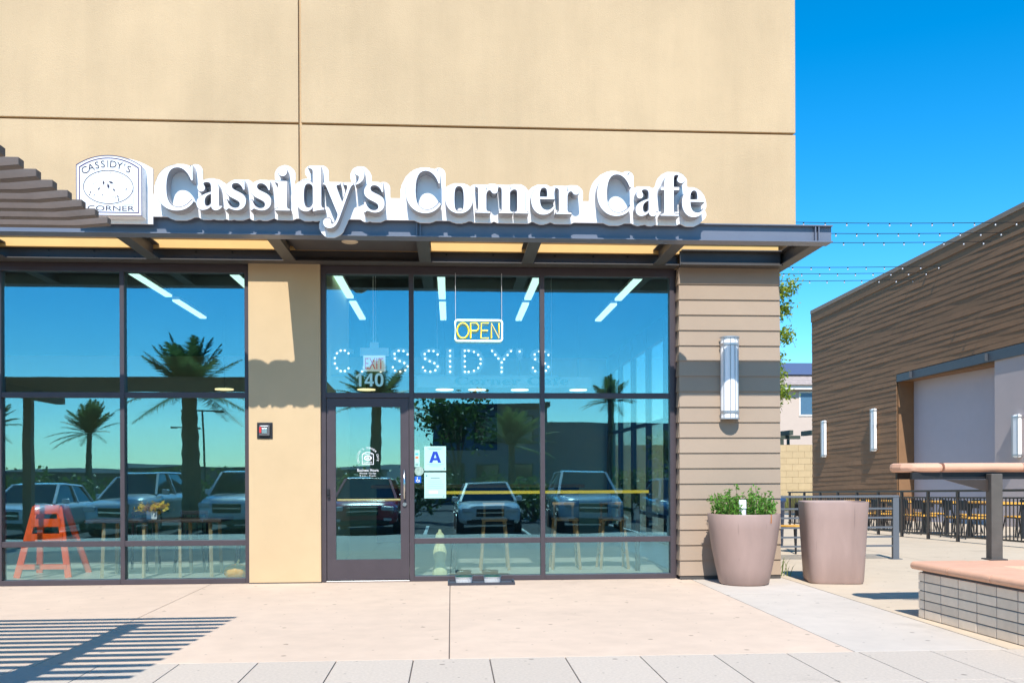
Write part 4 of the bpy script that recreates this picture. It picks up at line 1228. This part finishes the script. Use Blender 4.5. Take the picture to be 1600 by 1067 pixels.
# ------------------------------------------------------------------ inside the cafe
M_strip = emit('strip_light', (0.66, 0.95, 0.86), 1.25)
strip_me = MB().box(-0.055, 0.055, -0.87, 0.87, -0.03, 0.0).mesh('diffuser')
body_me = MB().box(-0.062, 0.062, -0.88, 0.88, 0.001, 0.05).mesh('housing')
SXS = [-4.66, -3.2, -1.68, -0.14, 1.31, 2.86]
COLN = ['left side of the left window', 'right side of the left window', 'above the door', 'left of the open sign', 'right of the open sign', 'beside the siding pier']
for i, x in enumerate(SXS):
    for j, y in enumerate((2.72, 4.85)):
        s_ = thing('ceiling_strip_light', '%s white ceiling strip light %s' % (('front', 'rear')[j], COLN[i]), 'ceiling light', (x, y, 4.365), group='ceiling strip lights')
        put('diffuser', strip_me, M_strip, s_); put('housing', body_me, M_white, s_)

PLAB = ['in the left window', 'behind the exit sign', 'left of the round bulb letters', 'below the neon sign', 'right of the neon sign', 'nearest the siding pier']
for x, lab in zip((-4.25, -1.6, -0.12, 0.5, 1.32, 2.45), PLAB):
    s_ = thing('disc_light', 'small glowing disc light on a stem ' + lab, 'ceiling light', (x, 5.6, 2.98), group='disc lights deep in the cafe')
    MB().lathe([(0.001, 0.0), (0.17, 0.0), (0.17, 0.02), (0.001, 0.03)], n=20).build('disc', emit('warm_disc', (1.0, 0.78, 0.42), 1.4), s_)
    MB().tube([(0, 0, 0.03), (0, 0, 1.43)], 0.006, 5).build('stem', M_black, s_)
ex = thing('exit_sign', 'white exit sign with red letters hanging above the door', 'sign', (-1.084, 1.2, 2.85))
MB().box(-0.155, 0.155, -0.02, 0.02, 0.0, 0.222).build('sign_box', emit('exit_white', (0.85, 0.88, 0.85), 0.35), ex)
put('lettering', text_fit('EXIT', -0.13, 0.13, 0.03, 0.19, -0.023, 0.002), emit('exit_red', (0.65, 0.02, 0.03), 0.4), ex)
MB().box(-0.20, 0.20, -0.04, 0.04, 0.223, 0.33).box(-0.06, 0.06, -0.03, 0.03, 0.331, 0.41).build('mounting_box', M_white, ex)
MB().tube([(-0.015, 0, 0.40), (-0.015, 0, 1.57)], 0.008, 6).tube([(0.02, 0, 0.30), (0.02, 0, 1.57)], 0.004, 6).build('stem', M_white, ex)

op = thing('open_neon', 'yellow neon open sign in a glowing white frame', 'neon sign', (0.364, -0.03, 3.105))
M_nw = emit('neon_white', (0.75, 0.95, 1.0), 0.8)
M_ny = emit('neon_yellow', (1.0, 0.70, 0.02), 0.75)
def rrect(w, h, r, n=5):
    pts = []
    for cx_, cz_, a0 in ((w - r, h - r, 0), (-w + r, h - r, 90), (-w + r, -h + r, 180), (w - r, -h + r, 270)):
        for k in range(n + 1):
            a = math.radians(a0 + 90 * k / n); pts.append((cx_ + r * math.cos(a), 0, cz_ + r * math.sin(a)))
    return pts + [pts[0]]
fp = [(p_[0], 0, p_[2] + 0.143) for p_ in rrect(0.305, 0.135, 0.035)]
MB().tube(fp, 0.011, 8, False).build('frame_tube', M_nw, op, smooth=True)
for z in (0.0, ):
    zl, zh = 0.045, 0.24
    Om = [( -0.205 + 0.075 * math.cos(2 * PI * k / 20), -0.005, 0.1425 + 0.0975 * math.sin(2 * PI * k / 20)) for k in range(21)]
    MB().tube(Om, 0.008, 6, False).build('neon_letter', M_ny, op)
    Pm = [(-0.105, -0.005, zl), (-0.105, -0.005, zh), (-0.03, -0.005, zh), (-0.002, -0.005, zh - .03), (-0.002, -0.005, zh - .075), (-0.03, -0.005, zh - .10), (-0.10, -0.005, zh - .10)]
    MB().tube(Pm, 0.008, 6).build('neon_letter', M_ny, op)
    Em = [(0.13, -0.005, zh), (0.035, -0.005, zh), (0.03, -0.005, zl), (0.13, -0.005, zl)]
    MB().tube(Em, 0.008, 6).tube([(0.03, -0.005, 0.145), (0.12, -0.005, 0.145)], 0.008, 6).build('neon_letter', M_ny, op)
    Nm = [(0.165, -0.005, zl), (0.165, -0.005, zh), (0.265, -0.005, zl), (0.265, -0.005, zh)]
    MB().tube(Nm, 0.008, 6).build('neon_letter', M_ny, op)
for x in (-0.30, 0.30):
    MB().tube([(x, 0, 0.28), (x, 0, 0.885)], 0.0025, 4).build('hanging_wire', M_white, op)

mq = thing('marquee_sign', 'hanging marquee letters studded with round bulbs inside the window', 'sign', (0, 1.6, 2.871))
M_mq = mat('marquee_metal', (0.30, 0.42, 0.48), 0.5, 0.03)
M_mb = emit('marquee_bulb', (1.0, 0.86, 0.68), 1.6)
mb_me = MB().lathe([(0.001, -0.016), (0.011, -0.011), (0.016, 0.0), (0.011, 0.011), (0.001, 0.016)], n=8).mesh('bulb', True)
arcp = lambda cx_, cz_, rx, rz, a0, a1, n: [(cx_ + rx * math.cos(math.radians(a0 + (a1 - a0) * k / (n - 1))), cz_ + rz * math.sin(math.radians(a0 + (a1 - a0) * k / (n - 1)))) for k in range(n)]
lerp2 = lambda a, b, n: [(a[0] + (b[0] - a[0]) * k / (n - 1), a[1] + (b[1] - a[1]) * k / (n - 1)) for k in range(n)]
SPTS = [(.88, .78), (.66, .92), (.40, .93), (.18, .80), (.20, .60), (.45, .50), (.70, .42), (.88, .28), (.75, .12), (.48, .06), (.2, .1), (.08, .24)]
BUL = {'C': arcp(.52, .5, .42, .44, 45, 315, 10), 'A': lerp2((.08, .06), (.5, .94), 6) + lerp2((.92, .06), (.58, .75), 5) + [(.35, .34), (.65, .34)],
       'S': SPTS, 'I': lerp2((.5, .06), (.5, .94), 5), 'D': lerp2((.12, .06), (.12, .94), 5) + arcp(.30, .5, .58, .44, 90, -90, 8), 'Y': lerp2((.06, .94), (.5, .46), 4) + lerp2((.94, .94), (.62, .60), 3) + [(.5, .24), (.5, .06)], "'": [(.5, .8)]}
for ch, x0, x1 in (('C', -1.72, -1.44), ('A', -1.32, -1.0), ('S', -0.87, -0.6), ('S', -0.43, -0.16), ('I', -0.05, 0.03), ('D', 0.17, 0.48), ('Y', 0.59, 0.91), ("'", 0.985, 1.05), ('S', 1.19, 1.48)):
    z0, z1 = (0.22, 0.35) if ch == "'" else (0.0, 0.35)
    l_ = put('marquee_letter', text_fit(ch, x0 - .02, x1 + .02, z0 - .02, z1 + .02, 0.0, 0.05), M_mq, mq)
    for u, v in BUL[ch]:
        put('bulb', mb_me, M_mb, l_, (x0 + u * (x1 - x0), -0.012, z0 + v * (z1 - z0)), (PI / 2, 0, 0))
MB().box(-1.85, 1.6, 0.055, 0.075, -0.04, -0.02).build('hanger_rail', M_mq, mq)
for x in (-1.8, -0.2, 1.5):
    MB().tube([(x, 0.065, -0.02), (x, 0.065, 1.545)], 0.003, 4).build('hanging_wire', M_white, mq)
put('cafe_lettering', text_fit(bold('Corner Cafe'), 0.06, 1.75, -0.165, -0.052, 0.05, 0.02), mat('teal_letter', (0.06, 0.20, 0.22), 0.5), mq)
MB().box(-0.5, 2.1, 0.076, 0.09, -0.20, -0.041).build('lettering_board', mat('pale_board', (0.42, 0.52, 0.52), 0.6), mq)

bc = thing('window_counter', 'long yellow edged bar counter inside the front window', 'counter', (1.34, 0.95, 0.006))
MB().box(-1.42, 1.42, -0.20, 0.22, 1.105, 1.145).build('counter_top', mat('yellow_top', (0.80, 0.55, 0.06), 0.4, 0.08, 6), bc)
for x in (-1.3, 0.0, 1.3):
    MB().box(x - .03, x + .03, -0.03, 0.03, 0.0, 1.104).build('leg', M_black, bc)
def stool(x, y, lab):
    s_ = thing('bar_stool', lab, 'stool', (x, y, 0.006), group='stools at the window counter')
    MB().box(-0.18, 0.18, -0.16, 0.16, 0.70, 0.74).build('seat', M_wood, s_, bevel=0.01)
    for sx in (-1, 1):
        for sy in (-1, 1):
            MB().bar((sx * .20, sy * .19, 0), (sx * .15, sy * .13, .70), .03, .03).build('leg', M_wood, s_)
        MB().bar((sx * .185, -.17, .22), (sx * .185, .17, .22), .02, .025).build('stretcher', M_wood, s_)
    MB().box(-0.165, 0.165, 0.155, 0.175, 0.36, 0.39).build('stretcher', M_wood, s_)
    MB().box(-0.16, 0.16, 0.15, 0.17, 0.92, 0.96).box(-0.15, -0.12, 0.15, 0.17, 0.74, 0.92).box(0.12, 0.15, 0.15, 0.17, 0.74, 0.92).build('backrest', M_wood, s_)
stool(0.62, 1.35, 'wooden bar stool under the yellow counter behind the middle pane')
stool(1.65, 1.35, 'wooden bar stool under the yellow counter left of the right pane centre')
stool(2.35, 1.35, 'wooden bar stool under the yellow counter nearest the siding pier')

tbl = thing('dining_table', 'long dark dining table inside the left window', 'table', (-3.95, 1.02, 0.006))
MB().box(-0.95, 0.85, -0.35, 0.35, 0.745, 0.785).build('table_top', mat('dark_walnut', (0.07, 0.045, 0.035), 0.4, 0.15, 5), tbl, bevel=0.006)
for x in (-0.75, -0.2, 0.28, 0.7):
    MB().bar((x, -0.27, 0), (x * .97, -0.25, .744), .035, .035).build('leg', mat('pale_oak', (0.48, 0.34, 0.18), 0.5), tbl)
    MB().bar((x, 0.27, 0), (x * .97, 0.25, .744), .035, .035).build('leg', MATS['pale_oak'], tbl)
def dchair(x, y, rz, lab):
    s_ = thing('dining_chair', lab, 'chair', (x, y, 0.006), rz, group='chairs at the dining table')
    MB().box(-0.2, 0.2, -0.2, 0.2, 0.44, 0.475).build('seat', M_intdark, s_, bevel=0.02)
    for sx in (-1, 1):
        MB().bar((sx * .21, -.21, 0), (sx * .17, -.17, .44), .03, .03).build('leg', M_intdark, s_)
        MB().bar((sx * .21, .23, 0), (sx * .17, .20, .86), .03, .03).build('leg', M_intdark, s_)
    MB().box(-0.2, 0.2, 0.185, 0.21, 0.80, 0.86).build('backrest', M_intdark, s_, bevel=0.01)
    for k in range(4):
        MB().tube([(-.12 + k * .08, .18, .475), (-.12 + k * .08, .197, .80)], 0.007, 5).build('spindle', M_intdark, s_)
dchair(-2.80, 1.15, -PI / 2 + .3, 'dark spindle chair at the right end of the dining table')
dchair(-3.75, 1.62, 0.1, 'dark spindle chair behind the flower pot')
dchair(-4.5, 1.62, -0.1, 'dark spindle chair behind the left half of the dining table')
fp_ = thing('flower_pot', 'white square pot of yellow flowers on the dining table', 'flower pot', (-4.05, 0.84, 0.792))
MB().box(-0.07, 0.07, -0.07, 0.07, 0, 0.115).build('pot', M_white, fp_, bevel=0.006)
put('blossom', leaf_mesh([(G.gauss(0, .085), G.gauss(0, .06), 0.155 + G.gauss(0, .028)) for k in range(330)], 0.026, G, flat=1.0, aspect=.8), foliage_mat('yellow_petal', (0.90, 0.52, 0.005), (0.98, 0.72, 0.02)), fp_)
put('leaf', leaf_mesh([(G.gauss(0.05, .10), G.gauss(0, .05), 0.125 + G.gauss(0, .02)) for k in range(110)], 0.025, G, flat=.8), foliage_mat('pot_leaf', (0.03, 0.10, 0.02), (0.08, 0.2, 0.04)), fp_)

def pumpkin(x, y, z, r, h_, lab):
    p_ = thing('pumpkin', lab, 'pumpkin', (x, y, z))
    n = 40; v, f = [], []
    for i in range(11):
        a = -PI / 2 + PI * i / 10
        for k in range(n):
            t = 2 * PI * k / n
            rr = r * math.cos(a) ** 0.75 * (1 - 0.10 * (0.5 + 0.5 * math.cos(10 * t))) if 0 < i < 10 else 0.01
            v.append((rr * math.cos(t), rr * math.sin(t), h_ / 2 + h_ / 2 * math.sin(a) * (0.9 if i == 10 else 1)))
    f = [(i * n + k, i * n + (k + 1) % n, (i + 1) * n + (k + 1) % n, (i + 1) * n + k) for i in range(10) for k in range(n)]
    MB().add(v, f).build('pumpkin_body', mat('pumpkin_yellow', (0.92, 0.36, 0.003), 0.5, 0.12, 8), p_, smooth=True)
    MB().tube([(0, 0, h_ * .92), (0.01, 0, h_ * 1.1), (0.03, 0, h_ * 1.3)], 0.016, 7, True, 0.012).build('stalk', mat('stalk', (0.40, 0.36, 0.14), 0.8), p_)
pumpkin(-2.83, 0.40, 0.008, 0.17, 0.20, 'ribbed yellow pumpkin on the floor at the left window corner')
gd = thing('gourd_ornament', 'tall pale yellow gourd shaped ornament inside the pane beside the door', 'ornament', (-0.155, 0.33, 0.008))
MB().lathe([(0.001, 0.0), (0.085, 0.0), (0.098, 0.05), (0.085, 0.13), (0.062, 0.2), (0.078, 0.27), (0.088, 0.34), (0.07, 0.42), (0.045, 0.47), (0.06, 0.53), (0.05, 0.58), (0.022, 0.61), (0.016, 0.64), (0.001, 0.645)], n=28, sx=1.05, sy=0.7).build('ornament_body', mat('gourd_cream', (0.70, 0.66, 0.34), 0.6, 0.1, 6), gd, smooth=True)

# orange folding A-frame high stand
hc = thing('orange_stand', 'bright orange wooden A-frame stand with rungs inside the left window', 'stand', (-5.52, 1.0, 0.006))
M_or = mat('orange_paint', (0.92, 0.10, 0.004), 0.45, 0.06, 6)
for y0, y1, w0, w1, nm in ((-0.14, 0.02, 0.34, 0.155, 'front_leg'), (0.55, 0.20, 0.34, 0.165, 'rear_leg')):
    for sx in (-1, 1):
        MB().bar((sx * w0, y0, 0.0), (sx * w1, y1, 0.96), 0.085, 0.03, (0, 1, 0)).build(nm, M_or, hc)
for z, hh in ((0.91, 0.10), (0.74, 0.11), (0.54, 0.11), (0.15, 0.07)):
    t = z / 0.96
    w = 0.34 + (0.155 - 0.34) * t; y = -0.14 + 0.16 * t
    MB().box(-w, w, y - .03, y - .012, z - hh / 2, z + hh / 2).build('rung', M_or, hc)
MB().box(-0.17, 0.17, -0.01, 0.24, 0.955, 0.985).build('top_board', M_or, hc, bevel=0.006)
for sx in (-1, 1):
    MB().bar((sx * .24, -.06, .5), (sx * .24, .38, .5), .02, .06).build('side_board', M_or, hc)

# ------------------------------------------------------------------ the car park behind the camera, mirrored in the windows
def make_car(label, paint, tall=1.0, length=4.6):
    c = thing('parked_car', label, 'car', group='cars parked facing the cafe')
    P = mat('paint_' + paint[0], paint[1], 0.25, 0.02, 3, coat=0.8)
    G_ = mat('car_glass', (0.012, 0.018, 0.022), 0.06, 0.02, 3, spec=0.8)
    Bk = mat('car_black', (0.012, 0.012, 0.013), 0.5, 0.05)
    Lm = mat('car_lens', (0.75, 0.78, 0.80), 0.1, 0.02, spec=0.8)
    hz = tall
    def loft(st):
        v, f = [], []
        n = 28
        for y, w, z0, z1, e in st:
            for k in range(n):
                a = 2 * PI * (k + .5) / n
                ca, sa = math.cos(a), math.sin(a)
                q = (abs(ca) ** e + abs(sa) ** e) ** (-1 / e)
                v.append((w * ca * q, y, (z0 + z1) / 2 + (z1 - z0) / 2 * sa * q))
        m = len(st)
        f = [(i * n + k, i * n + (k + 1) % n, (i + 1) * n + (k + 1) % n, (i + 1) * n + k) for i in range(m - 1) for k in range(n)]
        f += [tuple(range(n)), tuple((m - 1) * n + k for k in range(n - 1, -1, -1))]
        return MB().add(v, f)
    L_ = length
    body = loft([(0.0, .58, .42, .70, 4), (-.03, .70, .34, .79, 4.5), (-.09, .80, .29, .86 * hz, 5), (-.22, .88, .25, .92 * hz, 5), (-.45, .92, .24, .97 * hz, 5), (-.7, .93, .23, 1.0 * hz, 5.5), (-1.35, .95, .22, 1.05 * hz, 7), (-L_ + .6, .95, .22, 1.08 * hz, 7), (-L_ + .15, .91, .26, 1.06 * hz, 6), (-L_, .80, .36, .98 * hz, 5)])
    smooth_angle(body.build('body', P, c), 50)
    zt, zr = 1.03 * hz, 1.66 * hz
    gh_ = MB()
    st = [(-1.15, .80, zt), (-1.95, .62, zr - .03), (-2.4, .61, zr), (-L_ + .75, .60, zr - .04), (-L_ + .12, .76, zt)]
    v = []
    for y, w, z in st: v += [(-w, y, z), (w, y, z)]
    base = [(-.86, -1.15, zt - .04), (.86, -1.15, zt - .04), (-.87, -L_ + .12, zt - .04), (.87, -L_ + .12, zt - .04)]
    v += base
    f = [(0, 1, 3, 2), (2, 3, 5, 4), (4, 5, 7, 6), (6, 7, 9, 8), (10, 0, 2, 4, 6, 8, 12), (11, 13, 9, 7, 5, 3, 1), (10, 11, 1, 0), (8, 9, 13, 12)]
    gh_.add(v, f).build('window_glass', G_, c, bevel=0.05)
    rfm = MB().add([(-.63, -1.93, zr - .02), (.63, -1.93, zr - .02), (.63, -2.4, zr + .012), (-.63, -2.4, zr + .012), (.62, -L_ + .72, zr - .028), (-.62, -L_ + .72, zr - .028), (-.63, -1.93, zr - .06), (.63, -1.93, zr - .06), (.66, -2.4, zr - .045), (-.66, -2.4, zr - .045), (.65, -L_ + .72, zr - .075), (-.65, -L_ + .72, zr - .075)],
             [(0, 1, 2, 3), (3, 2, 4, 5), (0, 6, 7, 1), (1, 7, 8, 2), (2, 8, 10, 4), (3, 9, 6, 0), (5, 11, 9, 3), (4, 10, 11, 5)])
    rfm.build('roof', P, c, bevel=0.015)
    for sx in (-1, 1):
        MB().bar((sx * .845, -1.12, zt - .02), (sx * .63, -1.95, zr - .035), .07, .05).build('pillar', P, c)
        MB().bar((sx * .86, -2.75, zt - .03), (sx * .635, -2.75, zr - .05), .05, .08).build('pillar', P, c)
        MB().bar((sx * .80, -L_ + .2, zt - .03), (sx * .63, -L_ + .72, zr - .06), .10, .06).build('pillar', P, c)
        MB().box(sx * .98 - .10, sx * .98 + .10, -1.62, -1.50, zt - .02, zt + .13).build('mirror', P, c, bevel=.03)
        MB().box(sx * .67 - .17, sx * .67 + .17, -.13, .015, .70 * hz, .83 * hz).build('headlight', Lm, c, bevel=.03)
        MB().box(sx * .66 - .10, sx * .66 + .10, -.06, .022, .40, .47).build('fog_lamp', Lm, c)
        for y in (-.92, -L_ + .95):
            w_ = MB().tube([(sx * .76, y, .335), (sx * .965, y, .335)], .335, 20).build('wheel', Bk, c)
            MB().tube([(sx * .94, y, .335), (sx * .975, y, .335)], .21, 14).build('rim', M_chrome, w_)
    MB().box(-.42, .42, -.05, .022, .56 * hz, .80 * hz).build('grille', Bk, c, bevel=.02)
    MB().box(-.40, .40, .021, .032, .66 * hz, .70 * hz).build('grille_bar', M_chrome, c)
    MB().box(-.70, .70, -.05, .018, .30, .42).build('lower_intake', Bk, c, bevel=.02)
    return c
CARS = [(-12.2, 'white', (0.82, 0.83, 0.84), 0.90, 'white car mirrored at the far left edge of the left window'),
        (-9.35, 'silver', (0.66, 0.69, 0.71), 1.04, 'silver sport utility car mirrored behind the orange stand'),
        (-6.25, 'pearl', (0.82, 0.83, 0.84), 1.06, 'pale sport utility car mirrored right of the yellow flowers'),
        (-2.45, 'red', (0.45, 0.02, 0.04), 0.96, 'dark red car mirrored in the door glass'),
        (1.15, 'ivory', (0.80, 0.80, 0.77), 0.88, 'white car mirrored right of the permit notice'),
        (3.95, 'grey', (0.48, 0.54, 0.58), 1.06, 'grey car mirrored in the right pane above the counter legs'),
        (6.9, 'blue', (0.03, 0.07, 0.14), 0.92, 'dark blue car mirrored beside the siding pier')]
for x, nm, colr, tall, lab in CARS:
    c = make_car(lab, (nm, colr), tall, 4.35 if tall < .95 else 4.75)
    c.scale = (G.uniform(.95, 1.04), 1, 1)
    c.location = (x, -13.6 + G.uniform(-.25, .1), -0.303)
    c.rotation_euler = (math.radians(0.3), 0, G.uniform(-.02, .02))

def palm(x, y, z0, htrunk, r0, reach, lab, nf=34, seed=1):
    g_ = random.Random(seed)
    p_ = thing('palm_tree', lab, 'palm tree', (x, y, z0), group='palms mirrored in the windows')
    n = 12
    m = MB()
    prof = []
    for k in range(17):
        t = k / 16
        prof.append((r0 * (1.0 - .28 * t) * (1.06 if k % 2 else .94), htrunk * t))
    m.lathe(prof, n=n).build('trunk', mat('palm_bark', (0.13, 0.095, 0.065), 0.95, 0.3, 12, 0.6, 20), p_)
    v, f = [], []
    for i in range(nf):
        az = 2 * PI * i * 0.381966 + g_.uniform(-.2, .2)
        el = math.radians(g_.uniform(-6, 88) if i % 3 else g_.uniform(30, 85))
        L_ = reach * g_.uniform(.85, 1.12)
        d = Vector((math.cos(az) * math.cos(el), math.sin(az) * math.cos(el), math.sin(el)))
        side = d.cross(Vector((0, 0, 1)))
        if side.length < 1e-3: side = Vector((1, 0, 0))
        side.normalize()
        p0 = Vector((0, 0, htrunk))
        for s_ in range(40):
            t = (s_ + 1) / 40
            drop = L_ * 0.30 * t * t * (1.2 - math.sin(el) * .7)
            c_ = p0 + d * L_ * t - Vector((0, 0, drop))
            d2 = (d * L_ - Vector((0, 0, 2 * drop / max(t, .05) * .5))).normalized()
            ll = reach * 0.24 * math.sin(PI * min(1, t * .85 + .12)) + .05
            for sg in (-1, 1):
                tip = c_ + side * sg * ll * .8 + d2 * ll * .55 - Vector((0, 0, ll * g_.uniform(.05, .35)))
                wv = d2 * reach * .013
                b = len(v)
                v += [c_ - wv, c_ + wv, tip]
                f.append((b, b + 1, b + 2))
    me = bpy.data.meshes.new('crown'); me.from_pydata([tuple(q) for q in v], [], f); me.update()
    put('crown', me, foliage_mat('palm_leaf', (0.06, 0.11, 0.03), (0.16, 0.23, 0.08)), p_)
    return p_
palm(-7.78, -15.6, -0.31, 4.05, 0.30, 2.0, 'large palm mirrored above the yellow flowers in the left window', 40, 3)
palm(-23.2, -48, -0.5, 4.7, 0.22, 2.4, 'palm mirrored above the orange stand', 34, 5)
palm(-28.5, -46, -0.5, 5.0, 0.22, 2.4, 'palm mirrored at the left edge of the left window', 34, 9)
palm(-2.6, -20, -0.33, 4.1, 0.24, 1.85, 'palm mirrored behind the door and the exit sign', 40, 11)
palm(6.2, -24, -0.36, 4.55, 0.16, 1.25, 'small palm mirrored high in the right pane', 30, 15)
palm(2.7, -27, -0.37, 3.0, 0.2, 1.9, 'palm mirrored in the middle pane before the dark building', 34, 21)

def bush(x, y, z0, rx, rz, lab, seed, name='shrub', cat='shrub', trunk=0.0, dens=700, leaf=.13, grp='shrubs mirrored beyond the car park'):
    g_ = random.Random(seed)
    p_ = thing(name, lab, cat, (x, y, z0), group=grp)
    pts = []
    lobes = [(g_.gauss(0, rx * .45), g_.gauss(0, rx * .3), trunk + rz * g_.uniform(.45, 1.25), g_.uniform(.35, .6)) for _ in range(9)]
    for k in range(dens):
        l = g_.choice(lobes)
        d = Vector((g_.gauss(0, 1), g_.gauss(0, 1), g_.gauss(0, 1))).normalized() * (g_.random() ** .4)
        pts.append((l[0] + d.x * rx * l[3], l[1] + d.y * rx * l[3], max(.05, l[2] + d.z * rz * l[3])))
    tb = MB().tube([(0, 0, 0), (0.05, 0, trunk * .6 + .2), (0, 0.05, trunk + rz * .6)], .05 + rx * .05, 7, True, .03)
    for l in lobes[:5]:
        tb.tube([(0, 0, trunk * .7 + .1), (l[0] * .8, l[1] * .8, l[2])], .03 + rx * .015, 5, False, .01)
    tb.build('trunk', MATS['bark'], p_)
    put('crown', leaf_mesh(pts, leaf, g_, flat=.8, aspect=.6), foliage_mat('bush_leaf', (0.04, 0.085, 0.02), (0.14, 0.21, 0.055)), p_)
SH = ['first', 'second', 'third', 'fourth', 'fifth', 'sixth', 'seventh', 'eighth', 'ninth', 'tenth', 'eleventh', 'twelfth', 'thirteenth']
for i in range(13):
    bush(-33 + i * 4.1 + G.uniform(-.8, .8), -36 + G.uniform(-2, 2), -0.42, 2.3, 1.35 + G.uniform(-.2, .4), '%s from left in the row of dark shrubs mirrored past the cars' % SH[i], 40 + i, dens=650)
NEAR = ['far left behind the white car', 'behind the post of the pergola', 'between the first two cars', 'behind the silver car', 'behind the palm trunk', 'right of the palm trunk', 'behind the red car', 'right of the door frame', 'between the two cars right of the door', 'near the siding pier']
for i, (x, r_, h_) in enumerate(((-17.5, 1.7, 1.1), (-14.3, 1.5, 1.25), (-11.6, 1.4, .95), (-9.9, 1.2, 1.2), (-6.6, 1.3, .9), (-5.0, 1.2, 1.3), (-1.4, 1.2, 1.1), (0.9, 1.1, 1.35), (3.1, 1.3, 1.0), (6.6, 1.4, 1.2))):
    bush(x, -21.5 + G.uniform(-1, 1), -0.34, r_, h_, 'green shrub mirrored ' + NEAR[i], 90 + i, dens=800, leaf=.085, grp='shrubs mirrored close behind the cars')
bush(-31.0, -38, -0.4, 2.6, 2.6, 'round dark tree mirrored at the left edge of the window', 71, 'leafy_tree', 'tree', 1.0, 1300, .15, 'trees mirrored beyond the car park')
bush(0.3, -23, -0.36, 1.4, 1.6, 'leafy tree mirrored just right of the door', 72, 'leafy_tree', 'tree', 2.4, 1100, .10, 'trees mirrored beyond the car park')
bush(9.5, -26, -0.36, 1.8, 1.8, 'leafy tree mirrored beside the siding pier', 73, 'leafy_tree', 'tree', 1.2, 1100, .12, 'trees mirrored beyond the car park')

# blue-grey building mirrored in the middle panes
ob = thing('office_building', 'dark blue grey office building mirrored in the middle panes', 'building', (4.2, -48, -0.5))
M_ob = mat('office_grey', (0.14, 0.16, 0.20), 0.7, 0.05, 1)
MB().box(-5.2, 1.9, -10, 0, 0, 6.2).box(1.9, 14.0, -9.5, -1.0, 0, 5.2).build('wall', M_ob, ob)
MB().box(-5.4, 2.1, -10.2, 0.3, 6.2, 6.5).build('roof', mat('office_roof', (0.07, 0.07, 0.08), 0.8), ob)
for r in range(2):
    for c_ in range(3):
        wn_ = MB().box(-4.8 + c_ * 2.3, -3.2 + c_ * 2.3, 0.005, 0.06, 0.9 + r * 3.0, 2.7 + r * 3.0).build('window', MATS['car_black'], ob)
        MB().box(-4.7 + c_ * 2.3, -3.3 + c_ * 2.3, 0.062, 0.07, 1.0 + r * 3.0, 2.6 + r * 3.0).build('pane', MATS['car_glass'], wn_)
wh = thing('low_warehouse', 'long low dark warehouse mirrored on the skyline in the left window', 'building', (-40, -95, -1.0))
MB().box(-30, 32, -12, 0, 0, 2.7).build('wall', mat('warehouse_brown', (0.26, 0.22, 0.19), 0.9, 0.08, 1), wh)
MB().box(-30.3, 32.3, -12.2, 0.2, 2.7, 3.0).build('roof', MATS['office_roof'], wh)
for k in range(9):
    MB().box(-27 + k * 6.6, -24 + k * 6.6, 0.01, 0.08, 0, 2.6).build('loading_door', M_steel, wh)
for x, y, lab in ((-14.0, -40, 'two armed car park lamp mirrored in the left window'), (-21.3, -62, 'two armed car park lamp mirrored farther back in the left window')):
    lp = thing('car_park_lamp', lab, 'street lamp', (x, y, -0.5), group='car park lamps')
    MB().tube([(0, 0, 0), (0, 0, 5.2)], .07, 8, True, .05).build('pole', M_black, lp)
    MB().box(-0.9, 0.9, -.04, .04, 5.2, 5.28).build('arm', M_black, lp)
    for sx in (-1, 1):
        MB().box(sx * .9 - .25, sx * .9 + .25, -.15, .15, 5.16, 5.28).build('lamp_head', M_black, lp)

# far hills closing the horizon all round
hm = MB(); nh = 96
v, f = [], []
for k in range(nh):
    a = 2 * PI * k / nh
    R2 = 700
    hgt = 6 + 7 * (0.5 + 0.5 * math.sin(a * 5 + 1)) * (0.6 + 0.4 * math.sin(a * 11)) + 3 * math.sin(a * 23 + 2)
    v += [(R2 * math.cos(a), R2 * math.sin(a), -12), (R2 * 1.04 * math.cos(a), R2 * 1.04 * math.sin(a), max(1.5, hgt))]
for k in range(nh):
    j = (k + 1) % nh
    f.append((2 * k, 2 * j, 2 * j + 1, 2 * k + 1))
hm.add(v, f).build('hills', mat('hill_green', (0.17, 0.20, 0.21), 0.95, 0.2, 0.02), None, label='low hazy hills ringing the far horizon', cat='hills', kind='structure')
